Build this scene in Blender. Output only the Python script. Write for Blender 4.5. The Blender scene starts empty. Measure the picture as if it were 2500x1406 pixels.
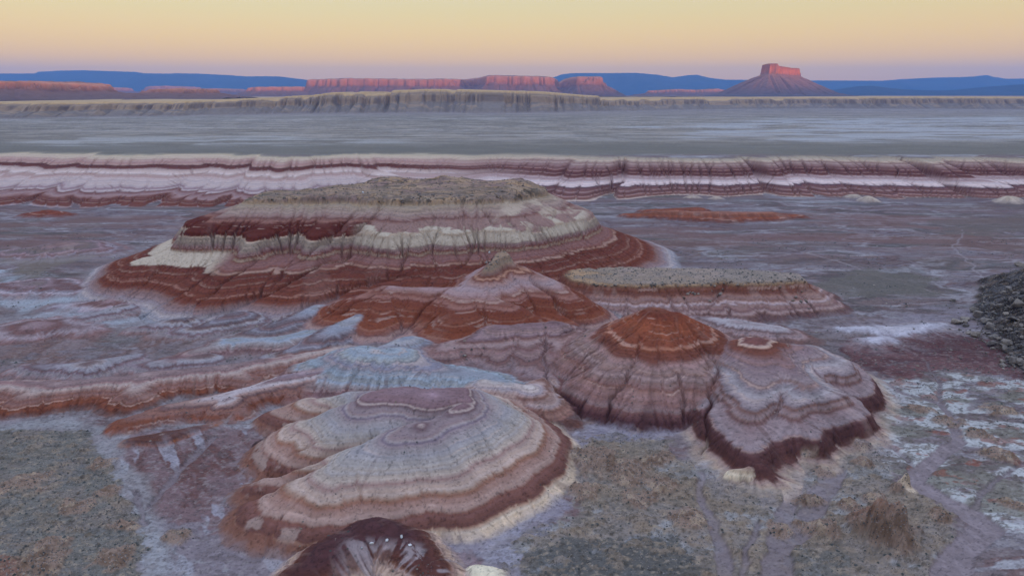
import bpy, math, random
import numpy as np
random.seed(7)
S = bpy.context.scene
COL = S.collection

# ------------------------------------------------------------------ camera
CAM_H = 110.0
PITCH = math.radians(15.77)
FPX = 1667.0
cam = bpy.data.cameras.new("camera")
cam.lens = 24.0; cam.sensor_width = 36.0
cam.clip_start = 1.0; cam.clip_end = 120000.0
camo = bpy.data.objects.new("camera", cam); COL.objects.link(camo)
camo.location = (0, 0, CAM_H)
camo.rotation_euler = (math.pi/2 - PITCH, 0, 0)
S.camera = camo

# ------------------------------------------------------------------ light
SUN_EL = math.radians(1.2)
SUN_AZ = math.radians(180-40)          # compass style: 0 = +Y, clockwise; behind the camera, to the right
S.view_settings.view_transform = 'Standard'
S.view_settings.look = 'None'
S.view_settings.gamma = 1.0
S.view_settings.exposure = 0.4
w = bpy.data.worlds.new("World"); S.world = w
w.use_nodes = True
nt = w.node_tree; nt.nodes.clear()
def N(nt, t, **k):
    n = nt.nodes.new(t)
    for a, b in k.items(): setattr(n, a, b)
    return n
out = N(nt, 'ShaderNodeOutputWorld')
bg1 = N(nt, 'ShaderNodeBackground'); bg1.inputs['Strength'].default_value = 0.10
sky = N(nt, 'ShaderNodeTexSky'); sky.sky_type = 'NISHITA'; sky.sun_disc = False
sky.sun_elevation = SUN_EL; sky.sun_rotation = SUN_AZ
sky.altitude = 1400; sky.air_density = 1.0; sky.dust_density = 1.0; sky.ozone_density = 2.0
nt.links.new(sky.outputs[0], bg1.inputs[0])
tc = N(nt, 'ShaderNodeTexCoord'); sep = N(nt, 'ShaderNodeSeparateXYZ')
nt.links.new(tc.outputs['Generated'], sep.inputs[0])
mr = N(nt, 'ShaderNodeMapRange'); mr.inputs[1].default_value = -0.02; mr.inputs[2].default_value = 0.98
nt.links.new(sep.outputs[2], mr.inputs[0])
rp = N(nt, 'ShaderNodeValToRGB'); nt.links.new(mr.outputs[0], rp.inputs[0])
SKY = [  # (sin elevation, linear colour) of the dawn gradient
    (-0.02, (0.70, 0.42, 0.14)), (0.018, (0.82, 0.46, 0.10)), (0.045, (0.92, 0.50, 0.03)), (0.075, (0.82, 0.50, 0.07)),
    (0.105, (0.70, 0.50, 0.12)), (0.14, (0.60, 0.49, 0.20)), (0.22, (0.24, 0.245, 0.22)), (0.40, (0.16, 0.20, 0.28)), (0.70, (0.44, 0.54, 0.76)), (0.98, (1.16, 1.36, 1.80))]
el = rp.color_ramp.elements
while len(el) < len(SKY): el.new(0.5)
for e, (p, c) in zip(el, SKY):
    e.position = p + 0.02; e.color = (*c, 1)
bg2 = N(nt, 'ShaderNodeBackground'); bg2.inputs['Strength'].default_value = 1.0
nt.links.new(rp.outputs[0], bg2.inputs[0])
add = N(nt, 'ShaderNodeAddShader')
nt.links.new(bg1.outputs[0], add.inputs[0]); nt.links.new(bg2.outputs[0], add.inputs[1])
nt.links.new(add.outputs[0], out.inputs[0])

sl = bpy.data.lights.new("sun", 'SUN'); sl.energy = 5.0; sl.angle = math.radians(0.5); sl.color = (1.0, 0.46, 0.24)
so = bpy.data.objects.new("sun", sl); COL.objects.link(so)
# light travels along -sun direction
sd = np.array([math.sin(SUN_AZ)*math.cos(SUN_EL), math.cos(SUN_AZ)*math.cos(SUN_EL), math.sin(SUN_EL)])
from mathutils import Vector
so.rotation_euler = Vector(sd).to_track_quat('Z', 'Y').to_euler()
so.location = (200, -200, 400)
S.cycles.use_denoising = True; S.cycles.denoising_input_passes = 'RGB_ALBEDO_NORMAL'; S.cycles.denoising_prefilter = 'ACCURATE'
S.cycles.max_bounces = 4; S.cycles.diffuse_bounces = 3; S.cycles.volume_bounces = 1
S.render.film_transparent = False

# ------------------------------------------------------------------ helpers
CP, SP = math.cos(PITCH), math.sin(PITCH)
def ray(px, py):
    a = (px-1250)/FPX; b = -(py-703)/FPX
    return a, CP + b*SP, -SP + b*CP
def U(px, py, z=0.0):
    """ground point seen at photo pixel, at height z"""
    a, b, c = ray(px, py); t = (z-CAM_H)/c
    return a*t, b*t
def UY(px, py, y):
    """x and z of what is seen at the photo pixel at distance y"""
    a, b, c = ray(px, py); t = y/b
    return a*t, CAM_H + c*t
LIGHT = np.array([0.72, 0.82, 1.05])
def lin(c):
    c = np.asarray(c, float)/255.0
    return np.where(c <= 0.04045, c/12.92, ((c+0.055)/1.055)**2.4)
def A(*c):
    """surface colour that shows as c in open dawn shade"""
    return np.clip(lin(c)/LIGHT, 0.005, 0.8)

_T = np.random.RandomState(3).rand(512, 512).astype(np.float32)
def vn(x, y, s=0):
    x = np.asarray(x)+s*17.37; y = np.asarray(y)+s*9.71
    xi = np.floor(x); yi = np.floor(y)
    fx = (x-xi).astype(np.float32); fy = (y-yi).astype(np.float32)
    xi = xi.astype(np.int32) & 511; yi = yi.astype(np.int32) & 511
    x1 = (xi+1) & 511; y1 = (yi+1) & 511
    fx = fx*fx*fx*(fx*(fx*6-15)+10); fy = fy*fy*fy*(fy*(fy*6-15)+10)
    a = _T[yi, xi]; b = _T[yi, x1]; c = _T[y1, xi]; d = _T[y1, x1]
    return (a+(b-a)*fx) + ((c+(d-c)*fx)-(a+(b-a)*fx))*fy   # 0..1
def fbm(x, y, o=4, s=0, g=0.5):
    r = 0; a = 1; t = 0
    for k in range(o):
        r = r + a*vn(x, y, s+k); t += a; a *= g
        x, y = (x*0.8-y*0.6)*2.03, (x*0.6+y*0.8)*2.03
    return r/t
def rid(x, y, s=0):
    """0 in sharp creases, 1 on round backs"""
    return np.abs(vn(x, y, s)*2-1)
def ss(x, a, b):
    t = np.clip((x-a)/(b-a), 0, 1); return t*t*(3-2*t)
def smax(a, b, k):
    return np.maximum(a, b) + np.maximum(k-np.abs(a-b), 0)**2/(4*k)
def n1(z, s=0):
    return vn(z, np.zeros_like(z)+0.5, s)
def strata(z, table, s=0, lam=0.22, brk=1.0):
    zs = np.array([t[0] for t in table], float)
    cs = np.array([A(*t[1]) for t in table])
    lum = cs.mean(1, keepdims=True); cs = lum + (cs-lum)*1.08
    cs = np.clip(cs*(np.clip(lum, 0.02, 1)/0.26)**0.38, 0.008, 0.8)
    zz = z
    c = np.stack([np.interp(zz, zs, cs[:, k]) for k in range(3)], -1)
    l1 = n1(zz*1.1, s)-0.5; l2 = n1(zz*3.1, s+3)-0.5; l3 = n1(zz*7.3, s+5)-0.5
    m = 1 + lam*2.4*(0.45*l1+0.75*l2+0.45*l3)
    c = c*m[:, None]
    warm = lam*0.9*(n1(zz*1.9, s+8)-0.5)
    c[:, 0] *= 1+0.6*warm; c[:, 2] *= 1-0.9*warm
    pale = np.clip((n1(zz*2.2, s+11)-0.78)*4, 0, 1)*0.6*brk
    c = c*(1-pale[:, None]) + pale[:, None]*A(176, 158, 160)
    return np.clip(c, 0.006, 0.8)

def mesh_obj(name, co, faces, mat, col=None, msk=None, nrm=None, smooth=True, **props):
    me = bpy.data.meshes.new(name)
    nv = len(co); nf, k = faces.shape
    me.vertices.add(nv); me.vertices.foreach_set('co', np.ascontiguousarray(co, np.float32).ravel())
    me.loops.add(nf*k); me.loops.foreach_set('vertex_index', np.ascontiguousarray(faces, np.int32).ravel())
    me.polygons.add(nf); me.polygons.foreach_set('loop_start', np.arange(0, nf*k, k, dtype=np.int32))
    me.polygons.foreach_set('use_smooth', np.full(nf, smooth))
    me.update(calc_edges=True)
    for nm, d in (('Col', col), ('Msk', msk)):
        if d is not None:
            at = me.color_attributes.new(nm, 'FLOAT_COLOR', 'POINT')
            q = np.ones((nv, 4), np.float32); q[:, :3] = d
            at.data.foreach_set('color', q.ravel())
    if nrm is not None:
        me.normals_split_custom_set_from_vertices(np.ascontiguousarray(nrm, np.float32))
    me.materials.append(mat)
    o = bpy.data.objects.new(name, me); COL.objects.link(o)
    for a, b in props.items(): o[a] = b
    return o
def grid_faces(nr, nc):
    i = np.arange(nr*nc).reshape(nr, nc)
    return np.stack([i[:-1, :-1].ravel(), i[:-1, 1:].ravel(), i[1:, 1:].ravel(), i[1:, :-1].ravel()], -1)
def grid_normals(P):
    du = np.gradient(P, axis=1); dv = np.gradient(P, axis=0)
    n = np.cross(du, dv); n /= np.linalg.norm(n, axis=-1, keepdims=True)+1e-9
    return n

# ------------------------------------------------------------------ materials
def soil_material(name, fine, bump, grain=0.22, rough=0.95):
    m = bpy.data.materials.new(name); m.use_nodes = True
    t = m.node_tree; b = t.nodes['Principled BSDF']
    b.inputs['Roughness'].default_value = rough
    b.inputs['Specular IOR Level'].default_value = 0.15
    a = N(t, 'ShaderNodeAttribute', attribute_name='Col')
    k = N(t, 'ShaderNodeAttribute', attribute_name='Msk')
    sx = N(t, 'ShaderNodeSeparateColor'); t.links.new(k.outputs['Color'], sx.inputs[0])
    tc = N(t, 'ShaderNodeTexCoord')
    n1_ = N(t, 'ShaderNodeTexNoise'); n1_.inputs['Scale'].default_value = fine; n1_.inputs['Detail'].default_value = 6; n1_.inputs['Roughness'].default_value = 0.65
    t.links.new(tc.outputs['Object'], n1_.inputs['Vector'])
    r1 = N(t, 'ShaderNodeMapRange'); r1.inputs[1].default_value = 0.25; r1.inputs[2].default_value = 0.75
    r1.inputs[3].default_value = 1-grain; r1.inputs[4].default_value = 1+grain
    t.links.new(n1_.outputs[0], r1.inputs[0])
    mul = N(t, 'ShaderNodeVectorMath', operation='SCALE')
    t.links.new(a.outputs['Color'], mul.inputs[0]); t.links.new(r1.outputs[0], mul.inputs['Scale'])
    # scattered stones and tufts where the mask says so
    vo = N(t, 'ShaderNodeTexVoronoi'); vo.inputs['Scale'].default_value = fine*1.6; vo.inputs['Randomness'].default_value = 1
    t.links.new(tc.outputs['Object'], vo.inputs['Vector'])
    n2 = N(t, 'ShaderNodeTexNoise'); n2.inputs['Scale'].default_value = fine*0.35; n2.inputs['Detail'].default_value = 4
    t.links.new(tc.outputs['Object'], n2.inputs['Vector'])
    th = N(t, 'ShaderNodeMath', operation='MULTIPLY'); t.links.new(sx.outputs[1], th.inputs[0]); t.links.new(n2.outputs[0], th.inputs[1])
    th2 = N(t, 'ShaderNodeMath', operation='MULTIPLY'); t.links.new(th.outputs[0], th2.inputs[0]); th2.inputs[1].default_value = 0.75
    lt = N(t, 'ShaderNodeMath', operation='LESS_THAN'); t.links.new(vo.outputs['Distance'], lt.inputs[0]); t.links.new(th2.outputs[0], lt.inputs[1])
    sc = N(t, 'ShaderNodeMix', data_type='RGBA')
    t.links.new(vo.outputs['Color'], sc.inputs['Factor'])
    cr = N(t, 'ShaderNodeValToRGB'); t.links.new(vo.outputs['Color'], cr.inputs[0])
    e = cr.color_ramp.elements
    e[0].position = 0.25; e[0].color = (0.070, 0.064, 0.062, 1); e[1].position = 0.8; e[1].color = (0.28, 0.23, 0.20, 1)
    x2 = e.new(0.55); x2.color = (0.145, 0.122, 0.112, 1)
    mx = N(t, 'ShaderNodeMix', data_type='RGBA')
    t.links.new(lt.outputs[0], mx.inputs['Factor']); t.links.new(mul.outputs[0], mx.inputs[6]); t.links.new(cr.outputs[0], mx.inputs[7])
    t.nodes.remove(sc)
    t.links.new(mx.outputs[2], b.inputs['Base Color'])
    # relief
    v2 = N(t, 'ShaderNodeTexVoronoi'); v2.inputs['Scale'].default_value = fine*0.9
    t.links.new(tc.outputs['Object'], v2.inputs['Vector'])
    rk = N(t, 'ShaderNodeMath', operation='MULTIPLY'); t.links.new(v2.outputs['Distance'], rk.inputs[0]); t.links.new(sx.outputs[0], rk.inputs[1])
    ad = N(t, 'ShaderNodeMath', operation='ADD'); t.links.new(n1_.outputs[0], ad.inputs[0]); t.links.new(rk.outputs[0], ad.inputs[1])
    bp = N(t, 'ShaderNodeBump'); bp.inputs['Strength'].default_value = 0.6; bp.inputs['Distance'].default_value = bump
    t.links.new(ad.outputs[0], bp.inputs['Height']); t.links.new(bp.outputs[0], b.inputs['Normal'])
    return m
M_SOIL = soil_material('bentonite_soil', 1.1, 0.25, grain=0.13)
M_FAR = soil_material('cliff_sandstone', 0.05, 6.0, grain=0.16)
M_MESA = soil_material('red_mesa_rock', 0.02, 14.0, grain=0.2)
M_MOUNT = soil_material('wooded_mountain', 0.004, 40.0, grain=0.12)

# ------------------------------------------------------------------ near terrain
NC = 1600
def rows():
    segs = [(36, 72, 0.5), (72, 130, 0.28), (130, 300, 0.26), (300, 420, 0.40), (420, 640, 0.75), (640, 760, 1.0), (760, 880, 0.5), (880, 1000, 1.6), (1000, 1500, 5.5), (1500, 3000, 18), (3000, 6200, 60)]
    ys = []
    for a, b, d in segs:
        n = int((b-a)/d); ys += list(np.linspace(a, b, n, endpoint=False))
    return np.array(ys+[6200.0])
YS = rows(); NR = len(YS)
TT = np.linspace(-1.2, 1.2, NC)
Y = np.repeat(YS[:, None], NC, 1).ravel(); X = (YS[:, None]*TT[None, :]).ravel()
NV = NR*NC
print('grid', NR, NC, NV)

def seg_dist(px, py, a, b):
    ax, ay = a[:2]; bx, by = b[:2]
    vx, vy = bx-ax, by-ay; L = vx*vx+vy*vy+1e-9
    t = np.clip(((px-ax)*vx+(py-ay)*vy)/L, 0, 1)
    qx = ax+t*vx; qy = ay+t*vy
    return t, qx, qy, np.hypot(px-qx, py-qy)
def poly_sd(px, py, P):
    """signed distance to polygon (negative inside) and nearest point"""
    d = np.full(px.shape, 1e9); QX = np.zeros_like(px); QY = np.zeros_like(px)
    ins = np.zeros(px.shape, bool)
    n = len(P)
    for i in range(n):
        a, b = P[i], P[(i+1) % n]
        t, qx, qy, dd = seg_dist(px, py, a, b)
        m = dd < d; d = np.where(m, dd, d); QX = np.where(m, qx, QX); QY = np.where(m, qy, QY)
        c = ((a[1] > py) != (b[1] > py)) & (px < (b[0]-a[0])*(py-a[1])/(b[1]-a[1]+1e-12)+a[0])
        ins ^= c
    return np.where(ins, -d, d), QX, QY
def pix_poly(pts, z=0.0):
    return [U(p[0], p[1], z) for p in pts]

class Hill:
    pass
def spur_height(x, y, spurs, slope, w, k, polys=(), curve=None):
    """height of a hill made of crest lines that fall away on both sides"""
    h = np.full(x.shape, -50.0); QX = np.zeros_like(x); QY = np.zeros_like(x); D = np.full(x.shape, 99.0)
    for sp in spurs:
        sl, ww = slope, w
        if isinstance(sp, tuple): sp, sl, ww = sp
        pts = [(*U(p[0], p[1], p[2]), p[2]) for p in sp]
        for a, b in zip(pts[:-1], pts[1:]):
            t, qx, qy, d = seg_dist(x, y, a, b)
            z = a[2]+(b[2]-a[2])*t
            hh = z - sl*(np.sqrt(d*d+ww*ww)-ww)
            m = hh > h
            QX = np.where(m, qx, QX); QY = np.where(m, qy, QY); D = np.where(m, d, D)
            h = smax(h, hh, k)
    for pl, zt in polys:
        P = [U(p[0], p[1], p[2]) for p in pl]
        zs = np.array([p[2] for p in pl])
        d, qx, qy = poly_sd(x, y, P)
        # top height: inverse distance blend of the rim heights
        num = 0; den = 0
        for (ax, ay), zz in zip(P, zs):
            wgt = 1/((x-ax)**2+(y-ay)**2+20.0); num = num+wgt*zz; den = den+wgt
        top = num/den
        dd = np.maximum(d, 0)
        hh = top - slope*(np.sqrt(dd*dd+9)-3) - np.where(dd > 0, 0, 0)
        m = hh > h
        QX = np.where(m, qx, QX); QY = np.where(m, qy, QY); D = np.where(m, dd, D)
        h = smax(h, hh, k)
    return h, QX, QY, D

def bench(z, hard, gain=0.75):
    """steepen hard layers (z0,z1), flatten the softer ones between: monotone remap that keeps both ends"""
    zs = np.linspace(0, 70, 701); wgt = np.ones_like(zs)
    for a, b in hard: wgt += gain*4*((zs > a) & (zs < b))
    top = max(b for a, b in hard)+3
    c = np.cumsum(wgt); c -= c[0]
    it = int(top*10); c = c/c[it]*top
    c[it:] = zs[it:]
    return np.interp(z, zs, c)

RUST = (112, 62, 52); RUST2 = (128, 72, 56); RUSTD = (88, 50, 48); MAR = (76, 50, 56); MAUVE = (122, 98, 106); MAUVEL = (142, 122, 132)
LAV = (144, 140, 158); PALE = (150, 152, 164); BLUE = (120, 128, 144); CREAM = (178, 168, 160); WHITE = (176, 174, 184); TAN = (140, 122, 106); GREY = (118, 114, 116)

HILLS = []
def hill(name, label, spurs, slope, w, table, lat=None, k=0.8, polys=(), hard=None, gul=(14, 1.3), rill=(3.2, 0.30), warp=2.0, seed=0, zw=0.35, rock=None, lam=0.22, base=0.0, fx=None, cat='hill', ero=0.95):
    if lat: spurs = [sp if isinstance(sp, tuple) else (sp, lat[0], lat[1]) for sp in spurs]
    h = Hill(); h.__dict__.update(name=name, label=label, spurs=spurs, slope=slope, w=w, table=table, k=k, polys=polys, hard=hard, gul=gul, rill=rill, warp=warp, seed=seed, zw=zw, rock=rock, lam=lam, base=base, fx=fx, cat=cat, ero=ero)
    h.spurs_ = [sp[0] if isinstance(sp, tuple) else sp for sp in spurs]
    HILLS.append(h)

# -- front pale dome
hill('banded_dome', 'broad pale grey dome with swirling mauve rings and a cream foot, nearest the camera',
     [([(895, 992, 17.6), (925, 965, 18.8), (990, 953, 19.5), (1070, 965, 19.8), (1115, 975, 19.4)], 0.58, 6),
      ([(1110, 1008, 17.6), (1030, 1038, 17.4), (960, 1060, 16.4)], 0.58, 4),
      ([(1130, 960, 19), (1200, 1000, 14.5), (1235, 1040, 10.5)], 0.66, 7),
      ([(1080, 957, 19.5), (1090, 1050, 13.5), (1060, 1130, 8)], 0.62, 10),
      ([(1030, 1038, 17.2), (960, 1060, 16.2), (870, 1100, 13.5), (800, 1150, 11), (715, 1192, 7.8), (650, 1240, 4), (630, 1265, 1.5)], 0.62, 8),
      ([(800, 1120, 10), (751, 1128, 8.8), (650, 1165, 5), (585, 1205, 1.2)], 0.72, 4),
      ([(955, 960, 19), (850, 1000, 15.5), (725, 1038, 10), (665, 1085, 5), (640, 1115, 1.5)], 0.72, 5),
      ([(860, 1040, 13), (770, 1082, 8), (710, 1112, 4.5)], 0.68, 4),
      ([(950, 954, 18.5), (850, 962, 13.5), (755, 978, 9), (675, 1005, 5), (630, 1035, 1.2)], 0.72, 4)],
     0.40, 9, [(-1, (164, 154, 148)), (1.7, (168, 156, 150)), (2.3, (150, 126, 120)), (2.6, (108, 76, 74)), (4.4, (116, 84, 84)), (5.0, (140, 124, 128)), (6.3, (136, 114, 116)),
               (7.2, (128, 98, 94)), (8.0, (146, 132, 132)), (9.0, (142, 130, 134)), (9.6, (130, 110, 114)), (10.4, (146, 140, 146)), (12.6, (138, 137, 147)), (14.8, (132, 130, 144)),
               (15.6, (124, 116, 130)), (15.9, (112, 102, 120)), (16.3, (134, 128, 140)), (16.7, (120, 108, 120)), (17.2, (130, 118, 128)), (17.8, (112, 92, 102)), (18.1, (150, 138, 142)), (18.4, (116, 94, 104)), (20.2, (134, 116, 132))],
     k=1.4, ero=0.3, gul=(22, 0.25), rill=(1.5, 0.16), warp=2.5, seed=1, zw=0.25, lam=0.15, fx='dome')
# -- dark maroon knoll at the bottom edge
hill('maroon_knoll', 'small dark maroon knoll with pale streaks at the bottom edge, in front of the pale dome',
     [[(700, 1420, 5), (800, 1340, 6.5), (900, 1275, 7.5), (990, 1310, 6), (1050, 1380, 4.5), (1060, 1440, 4)]],
     0.75, 6, [(-1, (126, 118, 132)), (2.2, (150, 136, 136)), (3.2, (132, 104, 100)), (3.8, (96, 64, 62)), (5.5, (84, 56, 60)), (7, (80, 54, 60)), (9, (88, 60, 64))],
     gul=(8, 0.8), rill=(1.2, 0.14), seed=2, fx='knoll')
hill('white_knob', 'little rounded white knob at the bottom edge beside the maroon knoll',
     [[(1165, 1385, 3.2), (1200, 1390, 3.0)]], 0.9, 2.0, [(-1, (176, 168, 164)), (4, (186, 176, 170))], gul=(6, 0.3), rill=(0.8, 0.06), seed=3, lam=0.06)
# -- red cone
hill('red_cone_hill', 'steep cone hill with a rust red top above pale mauve flanks',
     [[(1600, 757, 27), (1652, 766, 25.5), (1730, 835, 17.5), (1745, 880, 11)],
      [(1600, 757, 27), (1480, 812, 17.5), (1400, 862, 9), (1375, 890, 5)],
      [(1600, 757, 27), (1590, 880, 15.5), (1565, 1005, 4)],
      [(1652, 766, 25.5), (1690, 900, 13.5), (1670, 990, 4.5)],
      [(1600, 757, 27), (1490, 900, 12.5), (1440, 985, 3.5)]],
     0.60, 4.5, [(-1, (88, 62, 66)), (2.5, (84, 56, 62)), (4, (104, 76, 80)), (4.8, (120, 102, 108)), (5.8, (122, 96, 100)), (8, (126, 102, 106)), (9, (116, 88, 90)), (10.5, (124, 106, 112)), (11.4, (134, 116, 122)), (12.0, (118, 98, 102)),
               (12.9, (132, 114, 120)), (14.2, (136, 112, 118)), (15.4, (108, 70, 66)), (17.4, (118, 72, 62)), (18, (146, 104, 94)), (18.8, (120, 72, 62)), (22, (126, 76, 62)), (24.5, (118, 68, 56)), (26, (108, 62, 54)), (28, (122, 80, 70))],
     k=1.3, gul=(16, 0.9), rill=(2.0, 0.22), seed=4, lam=0.16)
# -- tiered hill on the right
hill('tiered_hill', 'tiered white and maroon hill with a small red cap, right of the red cone',
     [[(1850, 830, 20), (1900, 880, 16.5), (1960, 930, 13.5), (2000, 985, 9), (2085, 1045, 3.2)],
      [(1850, 830, 20), (1840, 930, 13.5), (1830, 1010, 9.5), (1820, 1060, 7), (1845, 1120, 4.6)],
      [(1850, 830, 20), (1960, 850, 15.5), (2040, 905, 10.5), (2095, 965, 4)],
      [(1840, 930, 13.5), (1770, 1020, 5.5)],
      [(1960, 930, 13.5), (1930, 1010, 9), (1960, 1060, 5)]],
     0.50, 5, [(-1, (126, 116, 124)), (0.9, (148, 139, 140)), (1.7, (136, 116, 116)), (2.1, (92, 64, 66)), (5.2, (86, 58, 62)), (6.2, (104, 78, 84)), (6.9, (128, 118, 130)), (7.8, (128, 114, 124)), (8.6, (112, 86, 90)),
               (9.5, (138, 122, 130)), (10.6, (116, 90, 92)), (11.3, (130, 120, 132)), (12.2, (130, 126, 138)), (13.2, (120, 102, 110)), (13.8, (126, 116, 128)), (15, (122, 106, 116)), (16.5, (126, 104, 112)), (17.3, (112, 74, 70)), (18.2, (118, 78, 72)), (18.7, (162, 146, 148)), (19.1, (112, 78, 80)), (21, (118, 84, 88))],
     k=1.2, ero=0.35, hard=[(3.0, 5.5), (8.2, 9.8)], gul=(15, 0.6), rill=(1.9, 0.16), warp=3.5, seed=5, lam=0.16)
hill('white_bluff', 'short cream white bluff with a rough brown face at the foot of the tiered hill',
     [[(1785, 1150, 3.4), (1835, 1145, 4.3), (1880, 1150, 3.0)]], 1.5, 0.8, [(-1, (132, 120, 114)), (0.8, (150, 140, 134)), (1.6, (170, 163, 156)), (3.2, (172, 166, 160)), (5, (132, 112, 112))], gul=(3, 1.6), rill=(0.8, 0.35), warp=3.0, seed=6, lam=0.12, zw=1.0)
# -- central banded hill
hill('rust_banded_hill', 'rust and mauve banded hill with a small tan capstone in the middle of the view',
     [[(1228, 620, 29), (1325, 662, 24), (1400, 712, 17.5), (1490, 775, 6)],
      [(1190, 648, 28), (1228, 620, 29)],
      [(1190, 648, 28), (1135, 690, 21.8)],
      [(1135, 690, 21.8), (1240, 732, 18), (1335, 778, 10.5), (1400, 818, 3.5)],
      ([(865, 718, 16.5), (950, 690, 19.6), (1050, 693, 20.3), (1135, 690, 21.8)], 0.62, 8),
      ([(865, 718, 16.5), (800, 760, 9.5), (735, 797, 3)], 0.62, 6),
      ([(1135, 690, 21.8), (1110, 770, 14.5)], 0.62, 9), ([(950, 690, 19.6), (915, 772, 11.5)], 0.62, 8)],
     0.62, 6, [(-1, (126, 130, 146)), (2.5, (130, 130, 144)), (3.6, (118, 108, 120)), (4.6, (128, 108, 116)), (5.6, (140, 118, 120)), (6.6, (116, 82, 82)), (7.6, (122, 78, 70)), (8.0, (138, 98, 90)), (8.4, (118, 70, 58)), (11.2, (116, 66, 54)), (11.5, (136, 92, 82)), (11.9, (116, 68, 56)),
               (14.2, (112, 66, 58)), (15, (132, 100, 100)), (16, (118, 80, 78)), (17.2, (136, 110, 114)), (19, (142, 126, 136)), (21.2, (132, 110, 116)), (22.0, (110, 68, 62)), (22.6, (146, 116, 108)), (23.3, (112, 70, 62)), (24.6, (128, 106, 106)), (26.6, (126, 116, 110)), (27.4, (124, 108, 100)), (30, (130, 116, 110))],
     k=1.4, lat=(0.68, 5), ero=0.75, hard=[(27.0, 28.6)], gul=(19, 0.6), rill=(2.0, 0.16), seed=7, lam=0.17, rock=(26.8, 40))
hill('mauve_swell', 'low mauve and lavender ridge in front of the rust banded hill',
     [[(1350, 790, 13), (1220, 802, 12), (1080, 848, 9), (970, 888, 5.5)], [(1350, 790, 13), (1370, 850, 9), (1320, 905, 6)], [(1220, 802, 12), (1215, 870, 7.5)], [(1290, 795, 12.5), (1290, 880, 7)]],
     0.42, 5, [(-1, (120, 122, 138)), (3, (118, 108, 122)), (4.5, (112, 90, 96)), (5.4, (130, 116, 128)), (6.6, (110, 84, 88)), (7.6, (130, 112, 120)), (8.4, (112, 86, 92)), (9.4, (134, 120, 130)), (10.4, (110, 84, 90)), (11.2, (128, 112, 122)), (14, (112, 88, 98))], k=1.5, gul=(14, 0.6), rill=(2.4, 0.15), seed=8, zw=0.3)
# -- low ridges on the left
LR = [(-1, (120, 84, 76)), (0.8, (112, 68, 58)), (2.0, (116, 76, 68)), (2.9, (120, 92, 92)), (3.6, (116, 88, 90)), (4.3, (138, 118, 122)), (4.9, (150, 142, 152)), (5.4, (126, 104, 112)), (6.4, (132, 122, 136)), (8, BLUE)]
hill('long_low_ridge', 'long low rust ridge with a pale crest line winding in from the left edge',
     [[(-140, 950, 5), (0, 935, 5.4), (150, 935, 6), (350, 915, 6.3), (550, 893, 6), (700, 872, 5.2), (850, 845, 5)], [(150, 935, 6), (60, 960, 4.8)], [(350, 915, 6.3), (330, 950, 5)], [(550, 893, 6), (600, 920, 4)]],
     0.52, 4.5, LR, gul=(12, 0.9), rill=(1.9, 0.2), seed=9)
hill('winding_ridge', 'second winding rust and grey ridge joining the blue grey dome',
     [[(300, 1025, 2.4), (420, 992, 4), (560, 962, 5), (700, 918, 5.6), (850, 890, 7)], [(560, 975, 5.4), (580, 1000, 3)], [(700, 918, 5.6), (720, 950, 3.5)]],
     0.5, 4.0, LR, gul=(9, 0.8), rill=(1.7, 0.18), seed=10)
hill('blue_grey_swell', 'smooth blue grey swell between the pale dome and the rust banded hill',
     [[(780, 880, 7), (880, 853, 11), (960, 858, 11), (1060, 895, 8), (1180, 915, 7), (1230, 935, 7)], [(420, 872, 3), (560, 832, 5), (690, 828, 5.4), (800, 795, 5.4), (880, 800, 4)], [(880, 853, 11), (800, 910, 5.5), (720, 965, 2.5)], [(960, 858, 11), (955, 910, 6.5)]],
     0.42, 6, [(-1, (98, 70, 70)), (1.2, (100, 74, 76)), (2.2, (126, 104, 112)), (3.0, (114, 88, 94)), (4.0, (126, 118, 130)), (5.0, (120, 126, 142)), (7, (122, 131, 147)), (8.4, (116, 112, 130)), (10, (126, 134, 150))], k=1.5, gul=(13, 0.7), rill=(2.2, 0.14), seed=11)
hill('striped_shoulder', 'striped rust and pale shoulder between the pale dome and the red cone',
     [[(1180, 930, 8), (1290, 950, 7.5), (1340, 980, 5.5), (1390, 1025, 2)], [(1290, 950, 7.5), (1370, 905, 4)]],
     0.5, 5, [(-1, (96, 70, 70)), (2.0, (104, 74, 72)), (3.2, (126, 102, 104)), (4, (112, 84, 84)), (5, (142, 128, 134)), (6, (120, 90, 88)), (7, (142, 134, 146)), (9, (138, 142, 156))], k=1.2, gul=(9, 0.6), rill=(1.6, 0.15), seed=12)
hill('rust_hummock', 'small rust hummock on the red floor left of the pale dome',
     [[(330, 1072, 1.6), (400, 1060, 2), (470, 1046, 1.6), (540, 1030, 1)]], 0.5, 2.5, [(-1, (100, 70, 68)), (0.7, (120, 78, 62)), (1.3, (96, 66, 64)), (3, (110, 84, 86))], gul=(5, 0.4), rill=(1.2, 0.1), seed=13)
hill('low_swell', 'low pale swell striped with rust between the flat topped mesa and the tiered hill',
     [[(1700, 775, 3), (1790, 785, 4.2), (1900, 800, 4), (1990, 830, 1.5)]], 0.3, 5, [(-1, (112, 90, 98)), (1.2, (116, 92, 96)), (2.2, (132, 120, 132)), (3, (120, 98, 102)), (3.8, (140, 138, 154)), (5, (128, 110, 120))], gul=(9, 0.7), rill=(2.0, 0.2), seed=24)
hill('low_swell', 'low pale blue swell at the back edge of the dark maroon flat',
     [[(2060, 800, 1.6), (2180, 800, 2.2), (2300, 790, 1.2)], [(2120, 830, 1.5), (2170, 826, 1.8)]], 0.25, 4, [(-1, (112, 92, 102)), (0.8, (142, 142, 160)), (3, (146, 148, 170))], gul=(9, 0.5), rill=(2.0, 0.2), seed=25)
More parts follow.
